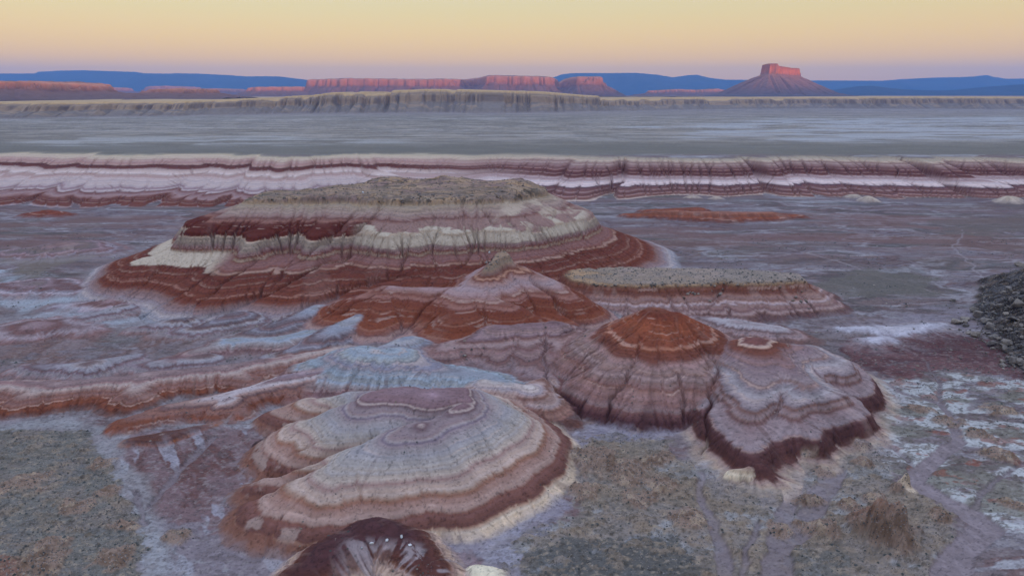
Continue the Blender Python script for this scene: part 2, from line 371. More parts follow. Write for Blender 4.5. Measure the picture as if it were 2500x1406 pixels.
for k_, (nm_, sp_) in enumerate([('mauve swell on the left flats below the far red mound', [(40, 612, 3), (150, 596, 5), (250, 606, 2.5)]), ('long low swell in front of the left end of the great mesa', [(-60, 700, 2), (90, 690, 3.5), (200, 705, 2)]), ('low rust swell by the left edge above the winding ridge', [(-40, 800, 1.5), (90, 790, 3), (220, 800, 1.5)]), ('small pale swell beneath the great mesa on the left', [(150, 745, 1.2), (270, 735, 2.4), (350, 750, 1.2)])]):
    hill('low_swell', nm_, [sp_], 0.16, 8, [(-1, (120, 110, 128)), (0.7, (116, 92, 100)), (1.4, (132, 126, 144)), (2.0, (112, 86, 92)), (2.8, (124, 108, 120)), (3.6, (108, 98, 102)), (5, (118, 100, 108))], gul=(14, 0.5), rill=(3.0, 0.2), seed=26+k_, zw=0.5)
hill('foot_ridge', 'low pale blue and mauve ridges spreading from the foot of the great mesa towards the left ridges',
     [[(780, 745, 9), (660, 795, 6.5), (520, 830, 3)], [(660, 795, 6.5), (600, 842, 2.5)], [(580, 762, 7), (480, 797, 4.5), (370, 818, 1.5)], [(870, 770, 10), (800, 812, 8), (720, 852, 5), (640, 870, 2.5)], [(440, 776, 5), (330, 800, 2)], [(1000, 825, 10), (930, 850, 9), (860, 880, 6.5)], [(330, 866, 3), (210, 888, 4), (60, 893, 2.5)], [(500, 866, 4), (390, 885, 3), (290, 893, 1.5)], [(300, 745, 4), (200, 775, 2.5), (110, 785, 1)]],
     0.40, 4.5, [(-1, (108, 90, 98)), (0.8, (116, 96, 104)), (1.6, (124, 122, 138)), (2.4, (110, 88, 94)), (3.2, (126, 128, 146)), (4.2, (104, 82, 86)), (5.0, (120, 120, 138)), (6, (112, 92, 100)), (8, (124, 128, 146))], k=1.2, gul=(9, 0.7), rill=(2.0, 0.2), seed=32, zw=0.4)
# -- great mesa
GT = [(-1, (128, 134, 154)), (2.5, (134, 132, 148)), (4.0, (128, 114, 124)), (6, (122, 98, 102)), (7.0, (112, 66, 58)), (8.6, (110, 62, 52)), (9.1, (134, 100, 96)), (9.6, (108, 64, 56)), (12.2, (108, 62, 54)), (12.7, (130, 96, 90)), (13.2, (104, 60, 54)), (16.0, (106, 62, 56)), (16.5, (140, 112, 106)), (17.2, (112, 76, 74)),
      (19, (120, 92, 96)), (20.5, (112, 80, 80)), (21.0, (142, 126, 120)), (21.8, (138, 120, 114)), (22.3, (106, 64, 58)), (23.4, (116, 86, 92)), (24.6, (120, 106, 114)), (25.6, (126, 116, 116)), (28.6, (132, 122, 118)), (29.2, (150, 134, 126)), (29.5, (98, 50, 44)), (34.2, (92, 46, 42)), (35.0, (104, 62, 58)), (36.2, (124, 96, 98)), (37.0, (116, 86, 88)), (38.4, (132, 114, 116)), (42.5, (130, 120, 114)), (43.5, (138, 122, 108)), (45, (122, 110, 108)), (55, (116, 106, 108))]
hill('great_mesa', 'largest mesa with a dark rubbly cap, cream cliffs and deep red bands',
     [[(600, 495, 44), (490, 560, 32), (350, 615, 21.5), (235, 710, 3)],
      ([(700, 500, 42), (600, 600, 27.5), (500, 690, 13.5), (400, 785, 0.5)], 0.5, 9),
      ([(840, 500, 42), (740, 610, 26), (650, 700, 12), (540, 785, 0.5)], 0.5, 9),
      ([(1000, 508, 42.5), (945, 580, 30), (870, 650, 18.5), (770, 730, 6.5), (700, 785, 0.5)], 0.55, 7),
      ([(1000, 508, 42.5), (1010, 570, 31), (980, 640, 19.5), (930, 690, 11)], 0.55, 8),
      ([(1100, 500, 43), (1100, 570, 30.5), (1080, 640, 19.5)], 0.55, 8),
      ([(1200, 495, 43.5), (1190, 570, 28.5), (1190, 640, 16)], 0.55, 8),
      [(1270, 470, 46), (1350, 525, 33), (1430, 565, 17), (1510, 600, 2)],
      [(1260, 490, 44), (1300, 565, 25.5), (1350, 625, 4)],
      [(1290, 455, 48), (1390, 510, 31), (1490, 570, 11), (1530, 590, 2)],
      [(1350, 525, 33), (1390, 585, 14.5), (1440, 615, 3)]],
     0.47, 6, GT, lat=(0.6, 6), k=2.2, polys=[([(600, 492, 44), (700, 491, 44.5), (860, 482, 45.5), (960, 494, 44.5), (1080, 486, 45.5), (1200, 482, 46), (1290, 462, 47.5), (1270, 440, 52), (1100, 433, 53.5), (960, 434, 52.5), (850, 456, 49), (660, 472, 46.5)], 46)],
     hard=[(25.6, 29.2), (43.6, 44.2)], ero=1.15, gul=(26, 0.8), rill=(4.0, 0.5), warp=4.0, seed=14, zw=0.3, rock=(43.5, 80), fx='mesa', lam=0.2)
# -- right hand low mesa
hill('flat_topped_mesa', 'low flat topped mesa with a speckled grey top and boulders along its rim, right of centre',
     [[(1450, 690, 12.5), (1480, 740, 5), (1520, 775, 1)], [(1650, 692, 13), (1660, 745, 6), (1670, 785, 1)], [(1860, 685, 13), (1880, 740, 6), (1900, 785, 0.5)], [(1940, 676, 13.5), (2000, 720, 6), (2060, 755, 0.5)], [(1560, 692, 13), (1570, 745, 5)], [(1760, 690, 13), (1810, 745, 6), (1800, 785, 1)]],
     0.55, 4, [(-1, (104, 82, 88)), (1.2, (96, 72, 76)), (2.4, (116, 90, 92)), (3.1, (138, 122, 130)), (3.8, (114, 86, 88)), (5.0, (134, 114, 120)), (5.6, (146, 132, 142)), (6.4, (116, 88, 88)), (7.6, (132, 108, 110)), (8.6, (112, 76, 72)), (10.6, (116, 76, 68)), (11.8, (120, 88, 80)), (12.4, (136, 116, 104)), (13.0, (140, 122, 108)), (13.3, (124, 116, 116)), (16, (122, 115, 117))],
     k=1.0, polys=[([(1370, 660, 12.5), (1500, 657, 13), (1650, 658, 13.5), (1800, 660, 14), (1940, 668, 14), (1950, 678, 14), (1870, 684, 14), (1790, 686, 14), (1760, 679, 14), (1730, 688, 14), (1600, 693, 13.6), (1500, 692, 13.3), (1440, 690, 13), (1400, 682, 13)], 14)],
     hard=[(12.0, 13.4)], gul=(12, 1.6), rill=(2.2, 0.3), seed=15, rock=(12.6, 40))
# -- outlying low mounds of the mid plain
hill('red_mound', 'long low orange red mound lying on the plain beyond the great mesa',
     [[(1530, 522, 3), (1640, 515, 5.5), (1760, 517, 6.5), (1880, 518, 5.5), (1950, 524, 2.5)], [(1580, 512, 3), (1700, 506, 4)]], 0.3, 6,
     [(-1, (120, 82, 78)), (1, (104, 64, 58)), (3, (118, 72, 60)), (5, (124, 84, 76)), (8, (128, 98, 98))], gul=(14, 0.8), rill=(4, 0.3), seed=16)
hill('red_mound', 'small orange red mound near the left edge, on the pale flats',
     [[(70, 520, 2.5), (110, 514, 4.5), (160, 521, 2.5)]], 0.3, 6, [(-1, (112, 66, 58)), (4, (116, 64, 52)), (8, (120, 76, 64))], gul=(12, 0.6), rill=(4, 0.2), seed=17)
hill('white_cone', 'small cream white cone at the foot of the far banded bluffs, right of the red mound', [[(2120, 478, 6), (2122, 478, 6)]], 0.55, 2, [(-1, (132, 126, 134)), (7, (160, 152, 148))], gul=(8, 0.5), rill=(3, 0.2), seed=18, lam=0.08)
hill('white_cone', 'larger cream cone hard against the far banded bluffs, right of the first small one', [[(2090, 474, 4), (2080, 474, 4)]], 0.5, 2, [(-1, (132, 126, 134)), (7, (156, 148, 144))], gul=(8, 0.5), rill=(3, 0.2), seed=19, lam=0.08)
hill('white_cone', 'cream white cone by the right edge below the far banded bluffs', [[(2462, 478, 7), (2480, 480, 4)]], 0.5, 3, [(-1, (132, 126, 134)), (7, (158, 150, 146))], gul=(8, 0.5), rill=(3, 0.2), seed=20, lam=0.08)
hill('white_cone', 'pair of low cream hummocks below the far banded bluffs, straight above the flat topped mesa', [[(1685, 478, 2.5), (1700, 478, 2.2)], [(1745, 480, 2.5), (1755, 480, 2.2)]], 0.4, 2, [(-1, (132, 124, 132)), (3, (150, 142, 142))], gul=(8, 0.5), rill=(3, 0.2), seed=21, lam=0.08)
hill('rubble_mound', 'dark grey mound heaped with angular boulders at the right edge',
     [[(2640, 630, 22), (2565, 690, 14.5), (2505, 735, 7), (2455, 765, 1.5)], [(2565, 690, 14.5), (2535, 790, 7.5), (2475, 850, 1.2)], [(2660, 700, 21), (2600, 850, 9), (2540, 920, 1.5)]],
     0.5, 6, [(-1, (80, 72, 76)), (2, (66, 60, 62)), (6, (58, 52, 52)), (30, (62, 56, 54))], gul=(12, 1.5), rill=(3, 0.7), seed=22, lam=0.05, rock=(1.0, 90))

H = np.zeros(NV); HID = np.full(NV, -1, np.int16)
COLR = np.zeros((NV, 3)); MSK = np.zeros((NV, 3))

# ---- plain and the far banded bluffs
gx, gy = X, Y
und = (fbm(gx/60, gy/60, 3, 40)-0.5)*1.6 + (fbm(gx/9, gy/9, 3, 44)-0.5)*0.5
G = und*ss(gy, 60, 140)
uu = gx/gy                                   # bearing
left = 1-ss(gx, -160, 60)                    # the bluffs reach nearer on the left
yb = 768 - 110*left + (fbm(gx/170, gx*0+3, 3, 50)-0.5)*170
yt = 862 + (fbm(gx/120, gx*0+7, 3, 52)-0.5)*84
wx = gx + (gy-yb)*0.9*(fbm(gx/260, gy*0+4, 2, 53)-0.45)*2
r1 = rid(wx/58 + 0.6*vn(gx/40, gy/60, 54), gy/400, 55); r2 = rid(wx/24+0.6*vn(gx/30, gy/40, 59), gy/300, 56); r3 = rid(wx/9, gy/90, 57)
W_b = yt-yb
tt = (gy-yb)/W_b
amp = ss(tt, -0.05, 0.2)*(1-0.45*ss(tt, 0.75, 1.1))
tt = tt - amp*((1-np.clip(r1*1.4, 0, 1))*36*(0.5+fbm(gx/90, gy/200, 2, 51)) + (1-np.clip(r2*1.6, 0, 1))*13 + (1-np.clip(r3*2, 0, 1))*2.5)/94 + amp*14/94
pr = np.interp(tt, [-0.5, 0, 0.05, 0.30, 0.38, 0.52, 0.68, 0.82, 0.92, 1.0, 1.3, 6], [0, 0, 2.0, 12.0, 13.2, 18, 27, 32, 34.2, 35.8, 37, 37])
pl = np.interp(tt, [-0.5, 0, 0.03, 0.10, 0.30, 0.36, 0.60, 0.80, 0.88, 0.95, 1.08, 1.3, 6], [0, 0, 2.0, 6.0, 8.5, 11.5, 18, 25, 29, 33, 36, 37, 37])
B = pr*(1-left)+pl*left
isb = (B > 0.35) & (gy < 1400)
G = np.where(B > 0.35, B + 0.4*und*ss(gy, 930, 1200) + (rid(wx/3.5, gy/20, 58)-0.5)*0.35*amp, G + B)

# the hills of the middle stand on a shared swell
px_, py_ = U(1180, 880, 2)
ped = 4.5*np.exp(-((gx-px_)/62)**2-((gy-py_)/36)**2) + 2.5*np.exp(-((gx-U(700, 830, 1)[0])/50)**2-((gy-U(700, 830, 1)[1])/26)**2)
G = G + ped*(0.75+0.5*fbm(gx/22, gy/16, 3, 47))
# ground patches
def pmask(pts, soft=3.0, wob=6.0, sc=14.0, s=0):
    P = pix_poly(pts)
    xs = [p[0] for p in P]; ys = [p[1] for p in P]
    r = np.zeros(NV, np.float32)
    pad = wob+soft+4
    idx = np.nonzero((X > min(xs)-pad) & (X < max(xs)+pad) & (Y > min(ys)-pad) & (Y < max(ys)+pad))[0]
    x = X[idx]; y = Y[idx]
    x = x+(fbm(x/sc, y/sc, 6, 60+s, 0.64)-0.5)*3.2*wob; y = y+(fbm(x/sc, y/sc, 6, 70+s, 0.64)-0.5)*3.2*wob
    d, _, _ = poly_sd(x, y, P)
    d = d+(fbm(X[idx]/1.6, Y[idx]/1.2, 3, 61+s)-0.5)*3.0
    r[idx] = 1-ss(d, -soft*0.5, soft*0.5)
    return r
def lmask(pts, w0, w1, soft=0.5, wob=2.0, sc=9.0, s=0):
    P = pix_poly(pts); n = len(P)
    xs = [p[0] for p in P]; ys = [p[1] for p in P]; pad = max(w0, w1)+wob+soft+2
    r = np.zeros(NV, np.float32)
    idx = np.nonzero((X > min(xs)-pad) & (X < max(xs)+pad) & (Y > min(ys)-pad) & (Y < max(ys)+pad))[0]
    x = X[idx]; y = Y[idx]
    x = x+(fbm(x/sc, y/sc, 5, 80+s, 0.62)-0.5)*2.6*wob; y = y+(fbm(x/sc, y/sc, 5, 90+s, 0.62)-0.5)*2.6*wob
    best = np.zeros(len(idx))
    for i in range(n-1):
        t, _, _, d = seg_dist(x, y, P[i], P[i+1])
        ww = w0+(w1-w0)*(i+t)/(n-1)
        best = np.maximum(best, 1-ss(d, ww-soft, ww+soft))
    r[idx] = best
    return r
C = np.zeros((NV, 3))
def lay(mask, col):
    global C
    m = np.asarray(mask)[:, None]
    C = C*(1-m) + m*A(*col)
dw = (fbm(X/70, Y/70, 3, 101)-0.5)*60
st1 = fbm((X+dw)/75, (Y+dw*0.35)/15, 8, 102, 0.6)            # long streaks of wash
st2 = fbm((X-dw)/32, (Y+dw*0.25)/8, 7, 104, 0.62)
st3 = fbm(X/11, Y/6, 4, 106)
sp = fbm(X/26, Y/26, 5, 108)
C[:] = A(110, 101, 114)
lay(ss(st1, 0.51, 0.56)*0.75, (128, 128, 148))
lay(ss(st2, 0.55, 0.59)*0.6, (102, 78, 84))
lay(ss(fbm((X+dw)/110, Y/24, 4, 110), 0.56, 0.63)*0.75, (94, 92, 96))
lay(ss(st2*0.5+st1*0.5, 0.565, 0.60)*0.85, (150, 154, 176))
lay(ss(rid((X+dw)/60, Y/9, 112), 0.07, 0.0)*0.7, (86, 64, 72))
gl = fbm((X+dw*0.6)/75, Y/34, 7, 170, 0.55)*17 + (fbm(X/9, Y/7, 4, 171)-0.5)*1.2
gc = strata(gl, [(0, (108, 100, 116)), (4.5, (100, 88, 100)), (6.0, (114, 102, 114)), (6.8, (92, 72, 80)), (7.4, (122, 116, 134)), (8.4, (106, 90, 100)), (9.0, (136, 138, 160)), (9.8, (108, 92, 100)), (10.6, (94, 90, 94)), (12, (114, 104, 118)), (16, (104, 92, 102))], 45, 0.26)
gm = (0.45+0.35*ss(sp, 0.4, 0.6))*ss(Y, 180, 260)*(1-ss(Y, 700, 800))
C = C*(1-gm[:, None])+gc*gm[:, None]
lay(ss(rid((X+dw)/26, Y/11+st1*3, 172), 0.05, 0.0)*0.45*(Y > 190), (84, 74, 88))
lay(ss(fbm(X/3.2, Y/2.2, 3, 173), 0.66, 0.72)*0.5*(Y < 620), (86, 78, 88))
# red tint in the middle distance
lay(ss(Y, 430, 520)*(1-ss(Y, 640, 720))*ss(fbm((X+dw)/120, Y/28, 4, 114), 0.48, 0.62)*0.5, (112, 84, 88))
lay(pmask([(2020, 800), (2260, 745), (2520, 760), (2520, 830), (2200, 800)], 8, 8, s=1)*ss(st2, 0.4, 0.6)*0.8, (126, 122, 146))
# left flats: blue white washes
lay(pmask([(-200, 640), (130, 690), (330, 740), (470, 790), (420, 830), (100, 780), (-200, 740)], 6, 14, 20, s=2)*ss(sp, 0.36, 0.56), (146, 156, 182))
lay(pmask([(-200, 760), (300, 800), (560, 815), (420, 860), (300, 900), (-200, 905)], 6, 12, 20, s=3)*ss(st3*0.5+sp*0.5, 0.38, 0.58)*0.9, (110, 88, 92))
pm = ss(ped, 0.5, 1.5)
pc_ = strata(G*1.6, [(-1, (118, 104, 118)), (1, (104, 82, 88)), (2.4, (120, 112, 126)), (3.4, (106, 82, 86)), (4.6, (116, 120, 138)), (5.6, (100, 76, 80)), (6.6, (120, 124, 140)), (8, (106, 86, 92)), (10, (116, 118, 134))], 48, 0.25)
C = C*(1-pm[:, None])+pc_*pm[:, None]
# maroon flat on the right
K_ = pmask([(2030, 842), (2150, 822), (2260, 805), (2400, 830), (2560, 850), (2560, 938), (2420, 915), (2330, 903), (2250, 925), (2180, 935), (2110, 895)], 1.6, 7, 12, s=4)
lay(K_, (84, 56, 64)); lay(K_*ss(sp, 0.52, 0.66)*0.6, (112, 84, 94)); lay(K_*ss(st3, 0.56, 0.66)*0.5, (70, 48, 58))
# right white flats
W_ = pmask([(2100, 925), (2200, 935), (2330, 905), (2560, 935), (2560, 1330), (2420, 1300), (2300, 1190), (2170, 1150), (2140, 1050), (2110, 980)], 3, 7, 14, s=5)
lay(W_*ss(st3*0.5+fbm(X/20, Y/12, 5, 116, 0.6)*0.5, 0.39, 0.46)*0.95, (166, 172, 192))
lay(W_*ss(fbm(X/17, Y/9, 4, 118), 0.55, 0.62)*0.85, (112, 112, 114))
lay(W_*ss(fbm(X/7, Y/5, 4, 120), 0.63, 0.68)*0.7, (122, 78, 72))
# lower right brown flats
B_ = pmask([(1310, 1080), (1480, 1060), (1640, 1080), (1700, 1150), (1960, 1150), (2130, 1080), (2190, 1180), (2330, 1260), (2330, 1460), (1260, 1460), (1290, 1320), (1420, 1230), (1330, 1150)], 3, 6, 14, s=6)
lay(B_, (122, 116, 122)); lay(B_*ss(fbm(X/13, Y/10, 5, 122), 0.5, 0.62)*0.9, (120, 110, 108)); lay(B_*ss(fbm(X/10, Y/8, 4, 124), 0.56, 0.62)*0.7, (138, 142, 160))
lay(pmask([(1290, 1340), (1420, 1310), (1640, 1300), (1690, 1350), (1700, 1460), (1240, 1460)], 2, 5, 12, s=7)*0.9, (80, 82, 90))
lay(pmask([(1900, 1340), (2080, 1370), (2080, 1460), (1880, 1460)], 2, 5, 12, s=8)*0.8, (92, 94, 102))
# lavender wash right of the pale dome
V_ = pmask([(1040, 1300), (1250, 1180), (1370, 1080), (1480, 1030), (1690, 1060), (1560, 1075), (1390, 1095), (1350, 1180), (1390, 1240), (1280, 1330), (1250, 1460), (1060, 1460)], 2, 3, 10, s=9)
lay(V_, (122, 120, 146)); lay(V_*ss(fbm((X-Y*0.6)/3, (X*0.6+Y)/14, 4, 126), 0.5, 0.66)*0.6, (142, 144, 170))
lay(pmask([(1030, 1330), (1130, 1340), (1180, 1400), (1150, 1460), (1050, 1460)], 2, 3, s=10)*0.7, (116, 92, 104))
# left foreground: red floor, wash and the grey green flat
R_ = pmask([(300, 1060), (480, 1040), (640, 1060), (660, 1140), (560, 1240), (600, 1330), (380, 1330), (320, 1200), (270, 1120)], 2, 5, 12, s=11)
fl = fbm((X*0.8+Y*0.6)/4.5, (Y*0.8-X*0.6)/16, 4, 128)
lay(R_, (110, 92, 104)); lay(R_*pmask([(330, 1090), (600, 1050), (620, 1130), (520, 1200), (340, 1250), (300, 1150)], 2, 6, 10, s=12)*ss(fl, 0.38, 0.52)*0.9, (92, 66, 70))
lay(R_*ss(fl, 0.6, 0.68)*0.8, (140, 142, 168))
F_ = pmask([(340, 1260), (560, 1300), (720, 1350), (740, 1460), (330, 1460)], 3, 4, 10, s=13)
lay(F_, (116, 110, 128)); lay(F_*ss(fl, 0.56, 0.66)*0.7, (144, 148, 172))
lay(lmask([(-60, 1060), (120, 1030), (250, 1060), (270, 1130), (330, 1200), (350, 1270), (380, 1330), (370, 1420)], 4.5, 3.5, 2.5, 2.5, s=14)*0.7, (134, 138, 156))
O_ = pmask([(-260, 1075), (60, 1048), (200, 1050), (250, 1100), (265, 1150), (320, 1230), (345, 1330), (330, 1470), (-260, 1470)], 1.6, 3.5, 8, s=15)
lay(O_, (104, 104, 110)); lay(O_*ss(fbm(X/9, Y/7, 5, 130), 0.47, 0.62)*0.8, (114, 108, 114)); lay(O_*ss(fbm(X/12, Y/9, 4, 132), 0.58, 0.68)*0.6, (96, 98, 108))
lay(pmask([(-100, 1350), (50, 1350), (70, 1460), (-100, 1460)], 1.5, 3, s=16)*0.9, (116, 84, 80))
# vehicle tracks and thin drainage lines over the mid plain
for i, (p, c) in enumerate([([(1800, 590), (1900, 600), (2050, 640), (2200, 690), (2330, 720), (2420, 745)], (150, 146, 164)), ([(2050, 745), (2200, 745), (2350, 735)], (150, 148, 168)), ([(2240, 550), (2330, 560), (2390, 545)], (140, 132, 150)), ([(1900, 610), (2060, 660), (2170, 740)], (88, 80, 96)), ([(2350, 560), (2330, 600), (2420, 700)], (140, 136, 156))]):
    lay(lmask(p, 0.5, 0.7, 0.4, 4, 25, s=60+i)*0.6, c)
lay(pmask([(1960, 700), (2100, 660), (2300, 680), (2260, 720), (2050, 730)], 6, 10, 20, s=30)*0.75, (98, 96, 100))
lay(pmask([(2290, 540), (2500, 520), (2560, 550), (2400, 580)], 8, 14, 30, s=31)*0.7, (98, 90, 96))
lay(pmask([(1350, 640), (1500, 620), (1700, 640), (1600, 660)], 6, 14, 30, s=32)*0.7, (100, 98, 106))
lay(pmask([(0, 640), (250, 600), (260, 625), (60, 680)], 6, 14, 30, s=33)*0.7, (108, 100, 100))
# upper plain beyond the bluffs
up = ss(Y, 858, 905)
CU = np.zeros((NV, 3))
us = fbm((X+dw*3)/260, Y/75, 5, 140); us2 = fbm((X-dw*2)/120, Y/38, 5, 142)
CU[:] = A(122, 119, 124)
def layu(m, col):
    global CU
    CU = CU*(1-m[:, None])+m[:, None]*A(*col)
layu(ss(us, 0.46, 0.62)*0.8, (136, 136, 148)); layu(ss(us2, 0.55, 0.66)*0.7, (112, 110, 116)); layu(ss(us2*0.5+us*0.5, 0.58, 0.66)*0.7, (148, 150, 164))
rr_ = rid(X/90, Y/300+us*2, 144); layu(ss(rr_, 0.06, 0)*0.5, (96, 96, 104)); us3 = fbm(X/38, Y/16, 4, 149); layu(ss(us3, 0.56, 0.66)*0.6, (104, 102, 106)); layu(ss(1-us3, 0.58, 0.66)*0.5, (140, 136, 140))
us4 = fbm(X/75, Y/30, 7, 186, 0.6); layu(ss(us4, 0.53, 0.57)*0.55, (104, 100, 102)); layu(ss(1-us4, 0.55, 0.60)*0.45, (146, 142, 148)); layu(ss(rid((X+dw*2)/60, Y/26+us*4, 187), 0.05, 0)*0.5, (92, 90, 94))
layu((1-ss(Y, 950, 1220+120*us))*0.85, (98, 98, 102)); layu(ss(Y, 2300, 2900)*0.5, (126, 120, 130))
wl = pix_poly([(130, 335), (350, 333), (720, 331), (800, 340), (1000, 340), (1000, 347), (640, 354), (200, 356), (60, 345)], 37.0)
d_, _, _ = poly_sd(X+(us-0.5)*250, Y+(us2-0.5)*150, wl); layu((1-ss(d_, -40, 40))*ss(us2, 0.36, 0.5)*0.7, (150, 154, 170))
wl = pix_poly([(1900, 290), (2500, 285), (2700, 330), (2200, 345), (1800, 340), (1600, 310)], 37.0)
d_, _, _ = poly_sd(X+(us-0.5)*300, Y+(us2-0.5)*200, wl); layu((1-ss(d_, -60, 60))*ss(us2, 0.38, 0.55)*0.8, (150, 156, 178))
C = C*(1-up[:, None]) + CU*up[:, None]
# streams
STREAM = [(2120, 915), (2200, 955), (2300, 985), (2330, 1030), (2335, 1075), (2290, 1115), (2240, 1160), (2225, 1180), (2300, 1215), (2370, 1255), (2410, 1285), (2370, 1330), (2330, 1370), (2310, 1440)]
sm = lmask(STREAM, 1.0, 4.2, 0.5, 1.4, 8, s=17); lay(sm*0.9, (112, 106, 122)); lay(sm*ss(fbm(X/2, Y/5, 3, 134), 0.52, 0.64)*0.5, (142, 134, 160))
washes = [([(1710, 1150), (1715, 1220), (1755, 1310), (1790, 1440)], 0.8, 2.2), ([(1950, 1150), (1920, 1250), (1900, 1330), (1890, 1440)], 2.0, 3.2), ([(1905, 1330), (1960, 1290), (2000, 1210), (2040, 1150)], 2.0, 3.5), ([(360, 1240), (430, 1150), (520, 1070)], 0.6, 1.6), ([(1800, 1440), (1830, 1340), (1850, 1270)], 0.7, 0.7), ([(330, 1195), (345, 1240), (352, 1280)], .8, .8),
          ([(2500, 1130), (2400, 1200), (2380, 1250)], 0.6, 1.0), ([(2160, 890), (2260, 880), (2290, 930), (2300, 985)], 0.5, 0.8), ([(2080, 990), (2150, 1060), (2230, 1140)], 0.6, 0.9)]
wsum = sm.copy()
for i, (p, a, b) in enumerate(washes):
    m = lmask(p, a, b, 0.5, 1.2, 7, s=20+i); lay(m*0.6*ss(fbm(X/2.5, Y/4, 4, 136), 0.3, 0.55), (110, 104, 120)); wsum = np.maximum(wsum, m)
for i, p in enumerate([[(1300, 1390), (1420, 1350), (1560, 1310), (1680, 1310)], [(1240, 1330), (1270, 1380), (1280, 1440)], [(1850, 1230), (1920, 1290), (1980, 1370), (2000, 1440)], [(380, 1330), (450, 1360), (560, 1390)], [(420, 1345), (470, 1440)], [(1960, 1180), (2040, 1230), (2100, 1240)]]):
    lay(lmask(p, 0.6, 0.6, 0.6, 1.8, 6, s=40+i)*ss(fbm(X/3, Y/3, 3, 135), 0.35, 0.6)*0.6, (136, 140, 160))
# clods, gravel and crust of the flats
nearg = 1-ss(Y, 300, 420)
cl = fbm(X/4.2, Y/2.8, 6, 181, 0.62); cl2 = fbm(X/1.5, Y/1.1, 4, 182, 0.6); cl3 = fbm(X/8, Y/5, 6, 183, 0.62)
dry = np.clip(O_+B_, 0, 1)*(1-0.8*np.clip(wsum, 0, 1))
lay(dry*ss(cl, 0.54, 0.64)*0.6, (126, 115, 112)); lay(dry*ss(1-cl, 0.58, 0.66)*0.5, (88, 86, 90)); lay(dry*ss(cl3, 0.56, 0.62)*0.45, (100, 96, 98))
lay(dry*ss(cl2, 0.64, 0.71)*0.55, (72, 68, 66)); lay(dry*ss(1-cl2, 0.62, 0.70)*0.55, (140, 130, 126))
oth = nearg*(1-dry)
lay(oth*ss(cl, 0.54, 0.62)*0.4, (92, 84, 94)); lay(oth*ss(cl2, 0.61, 0.68)*0.4, (82, 76, 86)); lay(oth*ss(1-cl2, 0.62, 0.69)*0.35, (140, 138, 152))
lay(W_*ss(cl, 0.57, 0.64)*0.6, (106, 102, 106)); lay(W_*ss(cl2, 0.58, 0.66)*0.5, (84, 80, 82))
C *= (0.84+0.32*fbm(X/0.9, Y/0.7, 3, 184, 0.7))[:, None]*(1-0*X[:, None])
lay(np.clip(sm, 0, 1)*0.8, (120, 112, 128)); lay(sm*ss(fbm(X/2, Y/5, 3, 134), 0.5, 0.62)*0.5, (134, 127, 145)); lay(np.clip(wsum-sm, 0, 1)*0.55, (114, 106, 122))
G = G + dry*(np.clip(cl-0.52, 0, 1)*3.2 + np.clip(cl2-0.58, 0, 1)*1.6) + oth*np.clip(cl2-0.56, 0, 1)*1.0 - 0.5*dry*ss(rid(X/14, Y/10, 185), 0.06, 0)
C *= 0.92
C *= (1-0.10*ss(Y, 190, 230)*(1-ss(Y, 820, 880)))[:, None]; C[:, 2] *= 0.95
scrub_m = np.clip(O_*0.75 + B_*0.6 + W_*0.35*ss(fbm(X/17, Y/9, 4, 118), 0.5, 0.6), 0, 1)
scrub_m = np.maximum(scrub_m, ss(fbm(X/30, Y/16, 4, 146), 0.56, 0.66)*0.45*(1-up)*(Y > 215))
scrub_m = np.maximum(scrub_m, 0.4*ss(Y, 860, 900)*(1-ss(Y, 1200, 1500)))
scrub_m *= (1-np.clip(wsum*1.5, 0, 1))
MSK[:, 1] = scrub_m; MSK[:, 0] = 0.25*scrub_m
G = G - 0.7*wsum + (fbm(X/2.0, Y/2.0, 4, 148)-0.5)*0.6*np.clip(O_+B_+W_, 0, 1)*(1-wsum)

# hummocks of rough brown clay on the flats
MOUNDS = [(1440, 1120, 11, 1.6), (1530, 1150, 9, 1.4), (1425, 1195, 6, 1.6), (1600, 1120, 6, 1.2), (1560, 1215, 6, 0.9), (1970, 1115, 4.5, 1.8), (1985, 1215, 5, 1.5), (2075, 1232, 4.5, 1.2), (2100, 1090, 5, 1.0), (2145, 1220, 4, 1.3), (2135, 1285, 9, 4.2), (2170, 1320, 8, 3.0), (1990, 1285, 6, 1.6), (1900, 1280, 5, 0.7), (2210, 1180, 3.2, 2.6), (2190, 1195, 2.4, 1.5),
          (2320, 1030, 5, 1.0), (2390, 1060, 6, 1.0), (2430, 1110, 6, 1.2), (2250, 1000, 5, .8), (2440, 1000, 7, 1.0), (2300, 1260, 4, .9), (2480, 1235, 5, 1.0), (240, 1130, 5, 0.8), (250, 1200, 5, .9), (300, 1280, 5, .9), (280, 1360, 6, 1.0), (180, 1240, 6, .6), (90, 1380, 7, 1.2), (420, 1310, 4.5, 1.2), (130, 1330, 6, .6), (60, 1180, 8, .5), (1620, 1180, 7, 1.0), (1680, 1260, 6, .7), (2020, 1150, 4, 0.9), (2110, 1130, 4, 1.0)]
MX = np.zeros(NV)
for i, (px, py, r, hh) in enumerate(MOUNDS):
    cx, cy = U(px, py, hh*0.4)
    idx = np.nonzero((np.abs(X-cx) < r*1.8) & (np.abs(Y-cy) < r*1.8))[0]
    x = X[idx]; y = Y[idx]
    d = np.hypot((x-cx)*0.8, y-cy) + (fbm(x/4, y/4, 4, 150+i)-0.5)*r*1.1
    m = 1-ss(d, 0.05*r, r)
    rough = (fbm(x/2.2, y/2.2, 4, 152)-0.5)*1.1*m
    G[idx] += 1.7*hh*m**1.2 + 1.4*rough
    MX[idx] = np.maximum(MX[idx], m)
